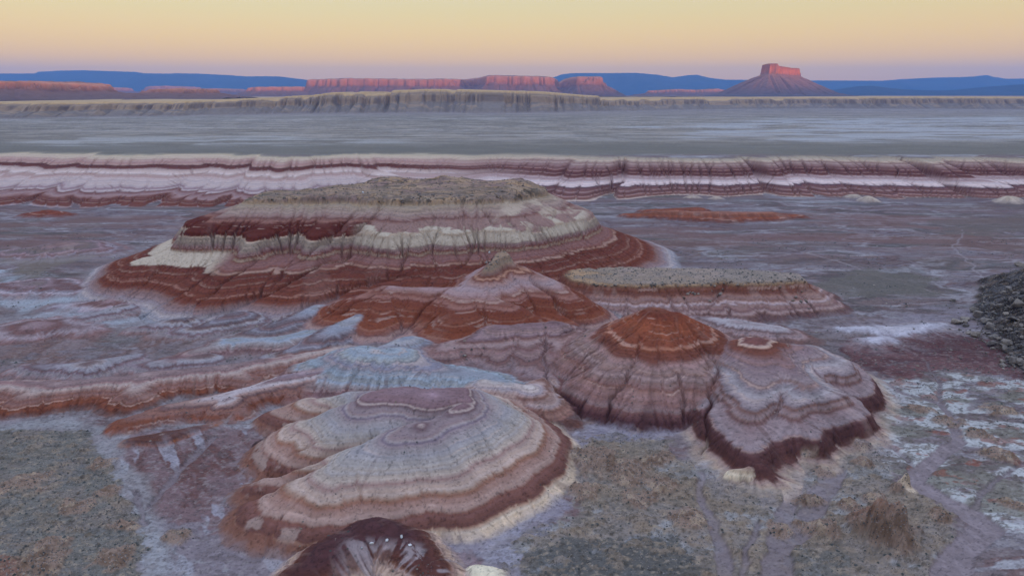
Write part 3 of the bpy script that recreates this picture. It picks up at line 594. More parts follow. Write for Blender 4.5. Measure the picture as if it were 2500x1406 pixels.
lay(ss(MX, 0.12, 0.5)*0.9, (124, 108, 104)); lay(ss(MX, 0.3, 0.7)*ss(fbm(X/3, Y/3, 4, 154), 0.5, 0.6)*0.7, (92, 76, 68)); lay(ss(MX, 0.2, 0.6)*ss(fbm(X/2.5, Y/2.5, 4, 156), 0.6, 0.68)*0.7, (144, 132, 124))
MSK[:, 1] = np.maximum(MSK[:, 1], ss(MX, 0.1, 0.5)*0.8); MSK[:, 0] = np.maximum(MSK[:, 0], ss(MX, 0.1, 0.5)*0.9)
cx, cy = U(2215, 1185, 1); dd = np.hypot(X-cx, Y-cy); lay((1-ss(dd, 2.0, 3.4))*ss(fbm(X/2, Y/2, 3, 158), 0.35, 0.5), (178, 166, 158))
cx, cy = U(2135, 1270, 2); dd = np.hypot(X-cx, Y-cy); lay((1-ss(dd, 3, 8))*0.6, (122, 90, 80))

H[:] = G
COLR[:] = C
HID[isb] = -2
ERO = np.where(isb & (B < 36.0), 1.0, 0.0)
# ---- hills: shape
REC = []; FAN = np.zeros(NV)
for hi, h in enumerate(HILLS):
    pts = [(*U(*p), p[2]) for sp in h.spurs_ for p in sp] + [(*U(*p), p[2]) for pl in h.polys for p in pl[0]]
    reach = max(p[2] for p in pts)/h.slope + 2*h.w + 14
    x0 = min(p[0] for p in pts)-reach; x1 = max(p[0] for p in pts)+reach; y0 = min(p[1] for p in pts)-reach; y1 = max(p[1] for p in pts)+reach
    idx = np.nonzero((X > x0) & (X < x1) & (Y > y0) & (Y < y1))[0]
    x = X[idx]; y = Y[idx]; s = h.seed*7
    sc = 16.0 if h.warp < 3.9 else 30.0
    xw = x + (fbm(x/sc, y/sc, 3, 200+s)-0.5)*2*h.warp; yw = y + (fbm(x/sc, y/sc, 3, 203+s)-0.5)*2*h.warp
    z, QX, QY, D = spur_height(xw, yw, h.spurs, h.slope, h.w, h.k, h.polys)
    dx = (xw-QX)/(D+0.3); dy = (yw-QY)/(D+0.3)
    L, amp_ = h.gul
    fd = ss(D, h.w*0.35, h.w*1.6+3)
    ncu = (QX+dx*L*0.8)/L; ncv = (QY+dy*L*0.8)/L
    g1 = 1-np.clip(rid(ncu, ncv, 210+s)*2.0, 0, 1)
    z = z - amp_*g1*g1*fd*1.2
    ck = (1-np.clip(rid(ncu*1.7, ncv*1.7, 212+s)*16, 0, 1))*fd*ss(vn(x/20, y/20, 213+s), 0.35, 0.6)
    z = z - ck*0.45
    L2, a2 = h.rill; a2 *= 1.35
    fd2 = ss(D, 0.5, h.w*0.8+2)
    u2 = (QX+dx*6)/L2 + 0.25*vn(x/3, y/3, 4); v2 = (QY+dy*6)/L2
    g2 = 1-np.clip(rid(u2, v2, 214+s)*1.8, 0, 1); g3 = 1-np.clip(rid(u2*2.3, v2*2.3, 216+s)*1.6, 0, 1)
    sel = 0.35+0.65*ss(vn(x/14, y/14, 218+s), 0.35, 0.65)
    z = z - (a2*g2*g2 + a2*0.45*g3)*fd2*sel
    z = z + (fbm(x/7, y/7, 3, 219+s)-0.5)*0.5
    zraw = z
    z = z + 0.38*(n1(z*1.25, s+2)-0.5)*ss(z, 0.5, 2) + (0.16*(n1(z*3.1, s+4)-0.5))
    if h.hard: z = bench(np.clip(z, 0, 69), h.hard)*(z > 0) + np.minimum(z, 0)
    if h.rock is not None:
        rk = ss(z, h.rock[0]-0.6, h.rock[0]+0.3)
        rg = fbm(x/5, y/5, 4, 221+s)
        z = z + rk*(rg-0.5)*(1.1 if h.name != 'rubble_mound' else 2.4) + rk*np.floor(fbm(x/34, y/16, 4, 222+s)*6+0.15*fbm(x/3, y/3, 2, 223))*0.55*(h.fx == 'mesa')
    g0 = H[idx].copy()
    fan = ss(z-g0, -3.2, -0.2)*(z < g0+0.3)*ss(0.6*vn(u2*0.8, v2*0.8, 280+s)+0.4*vn(u2*2.2, v2*2.2, 281+s), 0.35, 0.7)
    FAN[idx] = np.maximum(FAN[idx], fan*(h.name not in ('rubble_mound', 'white_cone', 'red_mound')))
    win = z > g0-0.05
    H[idx] = np.where(win, smax(g0, z, 0.6), H[idx])
    ERO[idx] = np.where(z > g0+0.15, h.ero, ERO[idx])
    HID[idx] = np.where(z > g0+0.15, hi, HID[idx])
    REC.append((idx, x, y, s, z, g0, D, fd2, u2, v2, rk if h.rock is not None else None))

# ---- the main gullies and clefts
GUL = [([(925, 538, 34), (851, 601, 25), (747, 678, 13), (671, 730, 6), (545, 771, 1.5), (452, 792, 0)], 3.2, 3.0),
       ([(884, 524, 37), (820, 575, 29.5), (747, 625, 22.5), (690, 655, 17.5), (667, 727, 7)], 2.2, 2.0),
       ([(545, 650, 18), (452, 710, 9), (375, 743, 5), (304, 792, 0)], 2.4, 2.0), ([(700, 560, 32), (620, 640, 20), (540, 700, 11.5), (470, 770, 2)], 1.8, 1.4), ([(780, 530, 37), (720, 600, 26.5), (690, 655, 18)], 1.8, 1.2),
       ([(1032, 661, 16), (950, 675, 14), (873, 694, 11), (742, 765, 3), (665, 820, 0)], 3.6, 3.0), ([(1150, 545, 34), (1155, 590, 26), (1120, 650, 17)], 1.6, 1.4), ([(1010, 590, 27), (985, 640, 19), (965, 672, 14)], 1.5, 1.2),
       ([(1235, 530, 37), (1245, 575, 27), (1260, 620, 16)], 1.6, 1.6), ([(1310, 530, 34), (1345, 575, 23), (1360, 615, 9)], 1.8, 1.6), ([(1370, 545, 27), (1410, 580, 15), (1430, 612, 4)], 1.8, 1.5), ([(1180, 510, 41), (1200, 560, 30), (1215, 600, 21)], 1.5, 1.5), ([(1060, 520, 40), (1050, 560, 32), (1045, 610, 23)], 1.3, 1.2),
       ([(1125, 678, 22), (1048, 716, 18.5), (1000, 775, 11), (950, 847, 1)], 2.4, 1.9), ([(961, 683, 19), (890, 738, 13), (808, 814, 1)], 2.2, 1.7), ([(1081, 738, 17), (1045, 790, 9.5), (1010, 842, 1.5)], 1.6, 1.2), ([(1190, 700, 21), (1180, 760, 15), (1185, 800, 9)], 1.2, 1.0), ([(1255, 640, 25), (1340, 725, 14), (1400, 790, 6), (1450, 830, 1)], 2.6, 2.2), ([(860, 730, 14), (800, 785, 6), (760, 815, 1)], 1.5, 1.1),
       ([(1335, 800, 7), (1325, 880, 5.5), (1350, 940, 5), (1400, 990, 3), (1440, 1030, 1)], 1.8, 1.8), ([(1330, 860, 6), (1420, 800, 9), (1480, 775, 10)], 1.4, 1.0),
       ([(1748, 880, 10.5), (1738, 950, 8), (1722, 1040, 4), (1705, 1115, 0.5)], 1.8, 2.2), ([(1600, 800, 24), (1610, 900, 13), (1612, 980, 5)], 0.7, 0.5), ([(1680, 800, 22), (1715, 880, 13), (1735, 930, 9)], 0.8, 0.6), ([(1510, 870, 16), (1450, 950, 8)], 0.6, 0.45), ([(1560, 880, 16), (1480, 985, 5)], 0.6, 0.45), ([(1530, 875, 16), (1465, 965, 7)], 0.6, 0.4),
       ([(930, 1035, 16), (880, 1062, 13), (800, 1108, 9), (700, 1150, 5), (610, 1175, 1.5)], 6.5, 4.0), ([(880, 975, 15.5), (800, 992, 11), (720, 1018, 7.5), (655, 1055, 3.5), (605, 1080, 1)], 5.5, 3.6), ([(1150, 985, 18.3), (1080, 1002, 17.6), (1000, 1022, 16.8), (930, 1035, 15.8)], 4.0, 1.3), ([(830, 1080, 11), (745, 1096, 8), (680, 1132, 4)], 1.2, 0.9), ([(880, 1140, 12), (872, 1200, 8), (885, 1255, 4)], 0.9, 0.6), ([(800, 1135, 9.5), (745, 1162, 6.5), (690, 1190, 4.5), (610, 1235, 1)], 4.0, 2.8),
       ([(1770, 690, 13), (1750, 720, 8), (1725, 765, 2)], 2.2, 1.8), ([(1640, 692, 13), (1660, 730, 7), (1690, 770, 1.5)], 1.6, 1.3), ([(1880, 1050, 6.5), (1900, 1000, 8.5), (1915, 960, 10.5)], 1.2, 0.8), ([(1960, 860, 14), (2010, 930, 10), (2060, 990, 5)], 1.2, 0.8)]
CARVE = np.zeros(NV)
for pts_, wd, dp in GUL:
    Pg = [U(*p) for p in pts_]
    if pts_[0][2] >= 15 and min(ys_[1] for ys_ in Pg) > 318: wd *= 1.5; dp *= 1.35
    xs = [p[0] for p in Pg]; ys = [p[1] for p in Pg]
    idx = np.nonzero((X > min(xs)-9) & (X < max(xs)+9) & (Y > min(ys)-9) & (Y < max(ys)+9) & (ERO > 0))[0]
    x = X[idx] + (fbm(X[idx]/9, Y[idx]/9, 3, 290)-0.5)*5; y = Y[idx] + (fbm(X[idx]/9, Y[idx]/9, 3, 291)-0.5)*5
    best = np.zeros(len(idx)); n_ = len(Pg)-1
    for q_ in range(n_):
        t, _, _, d = seg_dist(x, y, Pg[q_], Pg[q_+1])
        pos = (q_+t)/n_; prof = np.interp(pos, [0, 0.25, 0.85, 1], [0.25, 1, 1, 0.3])
        v = np.maximum(1-d/wd, 0); best = np.maximum(best, 1.35*dp*prof*(0.72*v*v+0.28*np.maximum(1-d/(wd*0.3), 0)))
    CARVE[idx] = np.maximum(CARVE[idx], best)
H -= CARVE

# ---- running water: carve branching gullies where the slopes gather flow
def sample(F, x, y):
    i = np.clip(np.searchsorted(YS, y), 1, NR-1); t = x/y
    fj = np.clip((t-TT[0])/(TT[1]-TT[0]), 0, NC-1.001); j = fj.astype(int); fx = fj-j
    fy = (y-YS[i-1])/(YS[i]-YS[i-1]); F = F.reshape(NR, NC)
    return (F[i-1, j]*(1-fx)+F[i-1, j+1]*fx)*(1-fy)+(F[i, j]*(1-fx)+F[i, j+1]*fx)*fy
def erode(x0, x1, y0, y1, res, iters, K, diff, a0, seed):
    xs = np.arange(x0, x1, res); ys = np.arange(y0, y1, res); nx, ny = len(xs), len(ys)
    gx, gy = np.meshgrid(xs, ys)
    h0 = sample(H, gx, gy); e = sample(ERO, gx, gy)
    rs = np.random.RandomState(seed)
    h = h0 + (rs.rand(ny, nx)-0.5)*0.05*res*(e > 0)
    n = nx*ny; base = np.arange(n).reshape(ny, nx)
    offs = [(-1, -1), (-1, 0), (-1, 1), (0, -1), (0, 1), (1, -1), (1, 0), (1, 1)]
    for it in range(iters):
        best = np.full((ny, nx), 1e-6); rec = base.copy()
        hp = np.pad(h, 1, constant_values=1e6); bp = np.pad(base, 1)
        for dy, dx in offs:
            hn = hp[1+dy:ny+1+dy, 1+dx:nx+1+dx]
            sl = (h-hn)/(res*math.hypot(dx, dy))*(0.8+0.4*rs.rand(ny, nx))
            m = sl > best
            best = np.where(m, sl, best); rec = np.where(m, bp[1+dy:ny+1+dy, 1+dx:nx+1+dx], rec)
        order = np.argsort(-h, axis=None).tolist(); rl = rec.ravel().tolist(); acc = [1.0]*n
        for q in order:
            r = rl[q]
            if r != q: acc[r] += acc[q]
        ar = np.array(acc).reshape(ny, nx)*res*res
        drop = h - h.ravel()[rec]
        dh = K*np.sqrt(np.maximum(ar-a0, 0))*np.minimum(best, 1.2)*e
        dh = np.minimum(dh, 0.7*np.maximum(drop, 0))
        h = h - dh
        lp = np.pad(h, 1, mode='edge'); lp = (lp[:-2, 1:-1]+lp[2:, 1:-1]+lp[1:-1, :-2]+lp[1:-1, 2:])/4-h
        h = h + diff*lp*(e > 0)
    d = (h-h0)*np.clip(e*20, 0, 1)
    inside = np.nonzero((X > x0+res) & (X < x1-2*res) & (Y > y0+res) & (Y < y1-2*res) & (ERO > 0))[0]
    fx = (X[inside]-x0)/res; fy = (Y[inside]-y0)/res; a = fx.astype(int); b = fy.astype(int); fx -= a; fy -= b
    DEL[inside] = (d[b, a]*(1-fx)+d[b, a+1]*fx)*(1-fy)+(d[b+1, a]*(1-fx)+d[b+1, a+1]*fx)*fy
    la = np.log10(ar+1)
    FLOW[inside] = (la[b, a]*(1-fx)+la[b, a+1]*fx)*(1-fy)+(la[b+1, a]*(1-fx)+la[b+1, a+1]*fx)*fy
DEL = np.zeros(NV); FLOW = np.zeros(NV)
erode(-330, 330, 128, 560, 0.62, 14, 0.030, 0.045, 6.0, 3)
erode(-900, 900, 640, 900, 1.15, 14, 0.045, 0.04, 14.0, 4)
H += DEL
DEL -= CARVE
COLR = COLR*(1-0.38*FAN[:, None]) + 0.38*FAN[:, None]*A(132, 127, 142)
# bluff colours
zb = (B + DEL)*(31.6/36.6) + (fbm(X/60, Y/60, 3, 160)-0.5)*1.6 + (fbm(X/14, Y/14, 3, 161)-0.5)*0.4 + X*0.0012
ib = np.nonzero(isb & (B < 36.6))[0]
TR = [(-1, (142, 136, 152)), (0.8, (150, 140, 146)), (1.6, (112, 80, 80)), (2.8, (122, 92, 94)), (3.2, (140, 118, 124)), (3.8, (104, 72, 74)), (5.6, (116, 86, 90)), (6.2, (144, 124, 132)), (6.9, (108, 78, 82)), (8.4, (112, 82, 88)), (9.2, (84, 64, 76)), (9.8, (156, 148, 164)), (12.2, (162, 154, 168)), (14.0, (140, 122, 132)), (15.4, (150, 134, 144)),
      (16.4, (106, 72, 76)), (18.0, (100, 66, 70)), (18.5, (140, 116, 122)), (19.0, (98, 64, 68)), (21, (102, 68, 72)), (21.6, (138, 114, 120)), (22.2, (104, 74, 78)), (24, (122, 98, 104)), (26.2, (140, 124, 130)), (27.2, (118, 98, 102)), (28.4, (152, 140, 140)), (30, (148, 142, 140)), (31.5, (122, 118, 118))]
TL = [(-1, (140, 142, 164)), (0.8, (112, 72, 68)), (3.4, (106, 62, 58)), (4.6, (116, 78, 76)), (5.6, (138, 118, 126)), (6.6, (108, 68, 66)), (7.4, (150, 144, 160)), (8.6, (132, 112, 124)), (10, (152, 142, 152)), (13, (158, 146, 154)), (15, (140, 122, 130)), (17, (162, 152, 160)), (19.6, (150, 134, 140)), (20.4, (106, 66, 66)), (22.6, (98, 58, 58)), (23.2, (146, 124, 126)), (25, (140, 116, 122)), (27, (150, 132, 136)), (28.4, (156, 144, 140)), (30.6, (150, 144, 138)), (31.5, (120, 116, 114))]
cR = strata(zb[ib], TR, 31, 0.2); cL = strata(zb[ib], TL, 33, 0.16)
lf = left[ib][:, None]
cb = cR*(1-lf)+cL*lf
edge = ss(B[ib], 0.35, 0.9)[:, None]*(1-ss(B[ib], 35.4, 36.6))[:, None]
COLR[ib] = COLR[ib]*(1-edge)+cb*edge
MSK[ib, 1] *= (1-edge[:, 0]*0.9)


# ---- hills: the beds that crop out on them
for hi, h in enumerate(HILLS):
    idx, x, y, s, z, g0, D, fd2, u2, v2, rk = REC[hi]
    z = z + DEL[idx]; fl_ = FLOW[idx]
    zc = z + (fbm(x/30, y/30, 3, 224+s)-0.5)*3*h.zw + (fbm(x/5, y/5, 3, 226+s)-0.5)*0.7*h.zw
    zc = zc + (1.5 if h.fx == 'mesa' else 0.2 if h.fx == 'dome' else 0.75)*(vn(u2*1.4, v2*1.4, 282+s)+0.6*vn(u2*3.1, v2*3.1, 283+s)-0.8)*fd2*(0.3+0.7*ss(fbm(x/16, y/16, 3, 284+s), 0.42, 0.6))
    tq = np.round(zc/0.5)*0.5 + np.clip((zc/0.5-np.round(zc/0.5))*1.0, -0.5, 0.5)*0.5
    c = strata(zc, h.table, s, h.lam, ss(fbm(x/9, y/9, 3, 260+s), 0.42, 0.62))
    def put(m, col):
        global c
        c = c*(1-m[:, None]) + m[:, None]*A(*col)
    if h.fx == 'mesa':
        # cream cliffs on the south east shoulder and at the west end
        pxs = 1250 + FPX*x/(y*CP+(CAM_H-z)*SP)      # bearing of the cliff exposure, measured from the survey point
        e1 = ss(x, U(880, 560, 28)[0]-2, U(930, 560, 28)[0])*(1-ss(x, U(1400, 540, 28)[0], U(1460, 540, 28)[0]))
        j = (fbm(x/9, y/9, 4, 228)-0.5)*4
        b1 = ss(z+j*.4, 25.2, 25.6)*(1-ss(z+(fbm(x/16, y/16, 4, 229)-0.5)*9, 33.0, 33.6))*e1*ss(fbm(x/24, y/60, 4, 233), 0.43, 0.50)
        put(ss(z, 28.9, 29.6)*(1-ss(z, 36.0, 37.0))*ss(x, U(905, 540, 34)[0], U(935, 540, 34)[0]), (126, 104, 106))
        put(b1, (160, 153, 150)); put(b1*ss(z+j, 30.5, 31.2)*(1-ss(z+j, 31.6, 32.2))*0.7, (142, 126, 116)); put(b1*ss(z+j, 32, 34)*0.6, (166, 160, 156))
        e2 = 1-ss(x, U(480, 640, 20)[0], U(560, 640, 20)[0])
        b2 = ss(z+j*0.5, 15.0, 15.6)*(1-ss(z+j*0.5, 20.6, 21.3))*e2*ss(x, U(270, 640, 18)[0]-4, U(300, 640, 18)[0])
        put(b2, (164, 156, 152))
        e3 = ss(x, U(1180, 520, 38)[0], U(1250, 520, 38)[0])
        put(ss(z+j*2, 34, 36)*(1-ss(z+j*2, 40, 43))*e3*ss(fbm(x/14, y/14, 4, 230), 0.42, 0.58)*0.8, (160, 150, 146))
        cap = ss(z, 43.6, 44.4)*(0.55+0.45*ss(fbm(x/20, y/12, 4, 231), 0.4, 0.55)); rn = fbm(x/11, y/7, 5, 232)
        fr_ = (fbm(x/34, y/16, 4, 222+s)*6+0.15*fbm(x/3, y/3, 2, 223)) % 1.0; put(cap*ss(rn, 0.46, 0.6)*0.9, (126, 112, 108)); put(cap*ss(fbm(x/30, y/13, 4, 235), 0.5, 0.57)*0.75, (122, 101, 106)); put(cap*ss(fbm(x/18, y/8, 5, 240), 0.56, 0.62)*0.7, (146, 130, 118)); put(cap*ss(fbm(x/8, y/5, 4, 234), 0.58, 0.66)*0.6, (146, 126, 108)); put(cap*ss(fbm(x/6, y/4, 4, 236), 0.6, 0.66)*0.8, (82, 76, 72)); put(cap*ss(fbm(x/4, y/2, 3, 237), 0.66, 0.7)*0.8, (60, 54, 52))
    if h.fx == 'mesa': put(cap*(fr_ < 0.14)*0.75, (146, 124, 106)); put(cap*(fr_ > 0.9)*0.7, (64, 58, 56))
    if h.fx == 'dome':      # the cream bed only crops out along the south east foot
        lm = 1-ss(x+(fbm(x/5, y/5, 3, 270)-0.5)*6, U(930, 1290, 1)[0]-4, U(1000, 1290, 1)[0]+2)
        put(lm*(1-ss(z, 2.2, 2.8))*0.95, (106, 72, 66)); put(lm*ss(z, 1.8, 3.2)*(1-ss(z, 3.6, 5))*ss(fbm(x/5, y/5, 4, 271), 0.5, 0.62)*0.7, (142, 128, 130))
        put((1-lm)*(1-ss(z, 2.2, 2.6))*ss(vn(u2*2.5, v2*2.5, 272), 0.6, 0.75)*0.5, (124, 108, 100))
    if h.fx == 'knoll':
        m = ss(0.6*fbm(x/6, y/6, 4, 238)+0.4*vn(u2*1.2, v2*1.2, 239), 0.44, 0.62)*ss(x, U(800, 1380, 5)[0], U(860, 1380, 5)[0])*(1-ss(y, U(900, 1330, 6)[1]-1, U(900, 1330, 6)[1]+3))
        put(m*0.7, (140, 134, 148))
    # slope wash: the rills carry pale silt down over the bands
    stn = ss(vn(u2*0.7, v2*0.7, 240+s), 0.62, 0.8)*fd2*ss(fbm(x/18, y/18, 3, 242+s), 0.5, 0.7)
    put(stn*(0.10 if h.fx == 'mesa' or h.name == 'rust_banded_hill' else 0.22), (150, 136, 140))
    if h.rock is None:
        mot = fbm(x/6, y/6, 4, 243+s)
        calm = 0.35 if h.fx == 'dome' else 1.0
        stk = 0.5*vn(u2*1.9, v2*1.9, 247+s)+0.5*vn(u2*4.1, v2*4.1, 248+s)
        c = c*(1+0.30*(mot-0.5)+0.55*calm*(stk-0.5)*fd2)[:, None]
        put(ss(vn(u2*2.6, v2*2.6, 277+s), 0.80, 0.88)*fd2*ss(fbm(x/10, y/10, 3, 278+s), 0.48, 0.6)*0.45*calm, (78, 58, 60))
    if h.name == 'rubble_mound':
        put(ss(fbm(x/6, y/6, 4, 244), 0.5, 0.62)*0.7, (84, 84, 94)); put(ss(fbm(x/4, y/4, 4, 245), 0.6, 0.68)*0.7, (86, 76, 70))
    fm = (1-ss(z-DEL[idx]-g0, 0.0, 0.3+3.4*fbm(x/4, y/4, 4, 275+s)))*(0.7+0.3*ss(vn(u2*1.3, v2*1.3, 276+s), 0.3, 0.7))
    c = c*(1-0.8*fm[:, None])+0.8*fm[:, None]*COLR[idx]
    edge = ss(z-DEL[idx]-g0, -0.1, 0.5)[:, None]
    COLR[idx] = COLR[idx]*(1-edge)+c*edge
    if h.rock is not None:
        MSK[idx, 0] = np.maximum(MSK[idx, 0]*(1-edge[:, 0]), rk*edge[:, 0]); MSK[idx, 1] = np.maximum(MSK[idx, 1]*(1-edge[:, 0]), (0.5 if h.fx == 'mesa' else 0.8)*rk*edge[:, 0])
    else:
        MSK[idx] *= (1-edge)
        MSK[idx, 1] += edge[:, 0]*0.22*ss(fbm(x/12, y/12, 4, 246+s), 0.6, 0.7)
COLR = COLR*(0.82+0.36*fbm(X/1.1, Y/0.9, 4, 250, 0.65))[:, None]
sk_ = fbm(X/0.8, Y/0.6, 3, 252, 0.6); COLR = COLR*(1-0.35*(ss(sk_, 0.66, 0.72)*(Y < 420))[:, None])

P = np.stack([X, Y, H], -1)
NRM = grid_normals(P.reshape(NR, NC, 3)).reshape(-1, 3)
GF = grid_faces(NR, NC)
fid = np.max(HID[GF], axis=1)
fid = np.where((HID[GF] == -2).any(1) & (fid < 0), -2, fid)
def sub(name, m, **props):
    f = GF[m]
    u, inv = np.unique(f, return_inverse=True)
    return mesh_obj(name, P[u], inv.reshape(f.shape), M_SOIL, COLR[u], MSK[u], NRM[u], **props)
sub('ground', fid == -1, kind='structure', label='streaked lavender and grey desert flats with dry washes')
sub('banded_bluffs', fid == -2, kind='structure', label='long line of red and white banded bluffs across the far side of the flats', category='bluffs')
for hi, h in enumerate(HILLS):
    if (fid == hi).sum() > 4:
        sub(h.name, fid == hi, kind='structure', label=h.label, category=h.cat)
def height_at(x, y):
    i = np.clip(np.searchsorted(YS, y), 1, NR-1); t = x/y
    j = int(np.clip(np.searchsorted(TT, t), 1, NC-1))
    Hg = H.reshape(NR, NC)
    fy = (y-YS[i-1])/(YS[i]-YS[i-1]); fx = (t-TT[j-1])/(TT[j]-TT[j-1])
    return float((Hg[i-1, j-1]*(1-fx)+Hg[i-1, j]*fx)*(1-fy)+(Hg[i, j-1]*(1-fx)+Hg[i, j]*fx)*fy)

# ------------------------------------------------------------------ tan cliffs beyond the upper plain
def interp_px(x_px, pts):
    return np.interp(x_px, [p[0] for p in pts], [p[1] for p in pts])
nc = 1500
pxs = np.linspace(-500, 3000, nc)
base_py = interp_px(pxs, [(-500, 297), (0, 292), (400, 284), (800, 278), (1250, 277), (1500, 273), (1700, 269), (2000, 266), (2500, 268), (3000, 268)])
top_py = interp_px(pxs, [(-500, 252), (0, 250), (70, 252), (150, 249), (380, 248), (560, 241), (640, 236), (780, 226), (830, 225), (885, 223), (905, 221), (990, 219), (1030, 217), (1110, 217), (1250, 221), (1330, 224), (1400, 229), (1500, 236), (1700, 239), (1900, 238), (2100, 238), (2300, 236), (2500, 237), (3000, 237)])
by = np.array([U(1250, b, 37)[1] for b in base_py])
ker = np.hanning(61); ker /= ker.sum(); by = np.convolve(np.pad(by, 30, 'edge'), ker, 'valid')
bx = np.array([UY(p, 250, y)[0] for p, y in zip(pxs, by)])
tz = np.array([UY(1250, t, y+170)[1] for t, y in zip(top_py, by)])
vv = np.concatenate([np.linspace(-160, 0, 14), np.linspace(4, 130, 60), np.linspace(132, 260, 60), np.linspace(270, 700, 16), np.linspace(800, 3600, 8)])
VX = np.repeat(bx[None, :], len(vv), 0); VV = np.repeat(vv[:, None], nc, 1); BY = np.repeat(by[None, :], len(vv), 0); TZ = np.repeat(tz[None, :], len(vv), 0)
q = VX + (fbm(VX/400, VX*0+5, 4, 299)-0.5)*420
big = (fbm(q/300, q*0+1, 4, 300)-0.5)*230
fl1 = rid(q/85, VV/400, 302); fl2 = rid(q/32, VV/300, 304); fl3 = rid(q/12, VV/200, 306)
ve = VV + big - 60*(1-np.clip(fl1*2, 0, 1)) - 30*(1-np.clip(fl2*2, 0, 1)) - 16*(1-np.clip(fl3*2, 0, 1)) + 20
hf = np.interp(ve, [-300, 0, 20, 95, 104, 118, 128, 150, 158, 190, 240, 4000], [0, 0, 0.04, 0.42, 0.50, 0.76, 0.80, 0.88, 0.94, 0.98, 1.0, 1.0])
TZ = TZ - 12*ss(fbm(q/120, q*0+9, 3, 311), 0.55, 0.7)
Zc = 36.6 + hf*(TZ-36.6) + (fbm(q/40, VV/40, 3, 308)-0.5)*5*ss(hf, 0.02, 0.2)*(1-ss(hf, .97, 1)) + (fbm(q/160, VV/160, 3, 309)-0.5)*6*ss(hf, 0.9, 1)
Zc = np.where(hf <= 0.001, 36.4+0*Zc, Zc)
bl = ss(VV, 700, 2200); Zc = Zc*(1-bl)+94*bl
sx = (fbm(q/30, VV/120, 4, 310))
cc = np.zeros((*hf.shape, 3))
def lc(m, col):
    global cc
    cc = cc*(1-m[..., None])+m[..., None]*A(*col)
lc(np.ones_like(hf), (120, 114, 120)); lc(ss(hf, 0.02, 0.1), (112, 106, 108)); lc(ss(hf, 0.05, 0.3)*ss(fbm(q/45, VV/25, 4, 312), 0.52, 0.64)*0.8, (136, 122, 112))
lc(ss(hf+0.12*(sx-0.5), 0.42, 0.50), (138, 122, 110)); lc(ss(hf, 0.42, 0.5)*(1-ss(hf, 0.78, 0.84))*ss(fbm(q/9, VV/300, 3, 314), 0.5, 0.62)*0.75, (98, 88, 88)); lc(ss(hf, 0.78, 0.82)*(1-ss(hf, 0.83, 0.86)), (120, 106, 96)); lc(ss(hf, 0.86, 0.9), (166, 144, 114)); lc(ss(hf, 0.97, 1.0)*0.9, (162, 142, 118))
Pc = np.stack([VX, BY+VV, Zc], -1)
mesh_obj('cliff', Pc.reshape(-1, 3), grid_faces(len(vv), nc), M_FAR, cc.reshape(-1, 3), np.zeros((len(vv)*nc, 3)), None, kind='structure', label='long fluted tan cliff line with grey talus across the whole view', category='cliff')

# ------------------------------------------------------------------ far ground sheets
def sheet(name, z, x0, x1, y0, y1, col, n=60, amp=0.0, label=''):
    xs = np.linspace(x0, x1, n); ys = np.linspace(y0, y1, n)
    gx, gy = np.meshgrid(xs, ys)
    gz = z + amp*(fbm(gx/2500, gy/2500, 4, 400)-0.5)
    c = np.ones((n*n, 3))*A(*col)
    c *= (0.8+0.4*fbm(gx/1800, gy/700, 4, 402)).reshape(-1, 1)
    return mesh_obj(name, np.stack([gx, gy, gz], -1).reshape(-1, 3), grid_faces(n, n), M_MOUNT, c, np.zeros((n*n, 3)), None, kind='structure', label=label)
sheet('ground', -14, -30000, 30000, -12000, 6000, (120, 112, 118), 40, 0, 'desert floor under and behind the viewpoint')
sheet('ground', 96, -30000, 30000, 5200, 30500, (128, 108, 104), 160, 14, 'far desert floor behind the tan cliffs')

# ------------------------------------------------------------------ far mesas, butte and mountains
def field(name, label, x0, x1, y0, y1, nx, ny, fn, mat, cat):
    xs = np.linspace(x0, x1, nx); ys = np.linspace(y0, y1, ny)
    gx, gy = np.meshgrid(xs, ys)
    z, c = fn(gx, gy)
    return mesh_obj(name, np.stack([gx, gy, z], -1).reshape(-1, 3), grid_faces(ny, nx), mat, c.reshape(-1, 3), np.zeros((nx*ny, 3)), None, kind='structure', label=label, category=cat)
def cmix(hf, rows):
    zs = [r[0] for r in rows]; cs = np.array([lin(r[1]) for r in rows])
    return np.stack([np.interp(hf, zs, cs[:, k]) for k in range(3)], -1)
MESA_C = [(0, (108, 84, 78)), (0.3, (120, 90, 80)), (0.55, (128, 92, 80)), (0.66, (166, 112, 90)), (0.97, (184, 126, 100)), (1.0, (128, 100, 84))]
def mesa_fn(poly, top_pts, base, wt, wc, seed, y_ref, steps=((0.62, 0.08), (0.97, 0.35))):
    Pp = poly
    def fn(gx, gy):
        d, qx, qy = poly_sd(gx, gy, Pp)
        ux = (gx-qx)/(np.abs(d)+1); uy = (gy-qy)/(np.abs(d)+1)
        a = (qx+ux*70)/150; b = (qy+uy*70)/150
        d = d - (fbm(gx/300, gy/300, 3, seed)-0.5)*120 + 60*(1-np.clip(rid(a, b, seed+2)*2, 0, 1))*ss(d, -60, 90) + 30*(1-np.clip(rid(a*3, b*3, seed+4)*2, 0, 1)) 
        top = np.interp(gx, [p[0] for p in top_pts], [p[1] for p in top_pts])
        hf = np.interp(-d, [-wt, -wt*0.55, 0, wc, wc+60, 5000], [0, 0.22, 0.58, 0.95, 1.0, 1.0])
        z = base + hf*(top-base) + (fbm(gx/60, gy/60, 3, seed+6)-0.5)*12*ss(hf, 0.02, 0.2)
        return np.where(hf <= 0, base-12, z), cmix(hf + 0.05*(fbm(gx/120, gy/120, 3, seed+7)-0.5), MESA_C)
    return fn
def ypx(px, y): return UY(px, 232, y)[0]
def top_list(pts, y): return [UY(p[0], p[1], y) for p in pts]
ym = 8000
X_ = lambda p: ypx(p, ym)
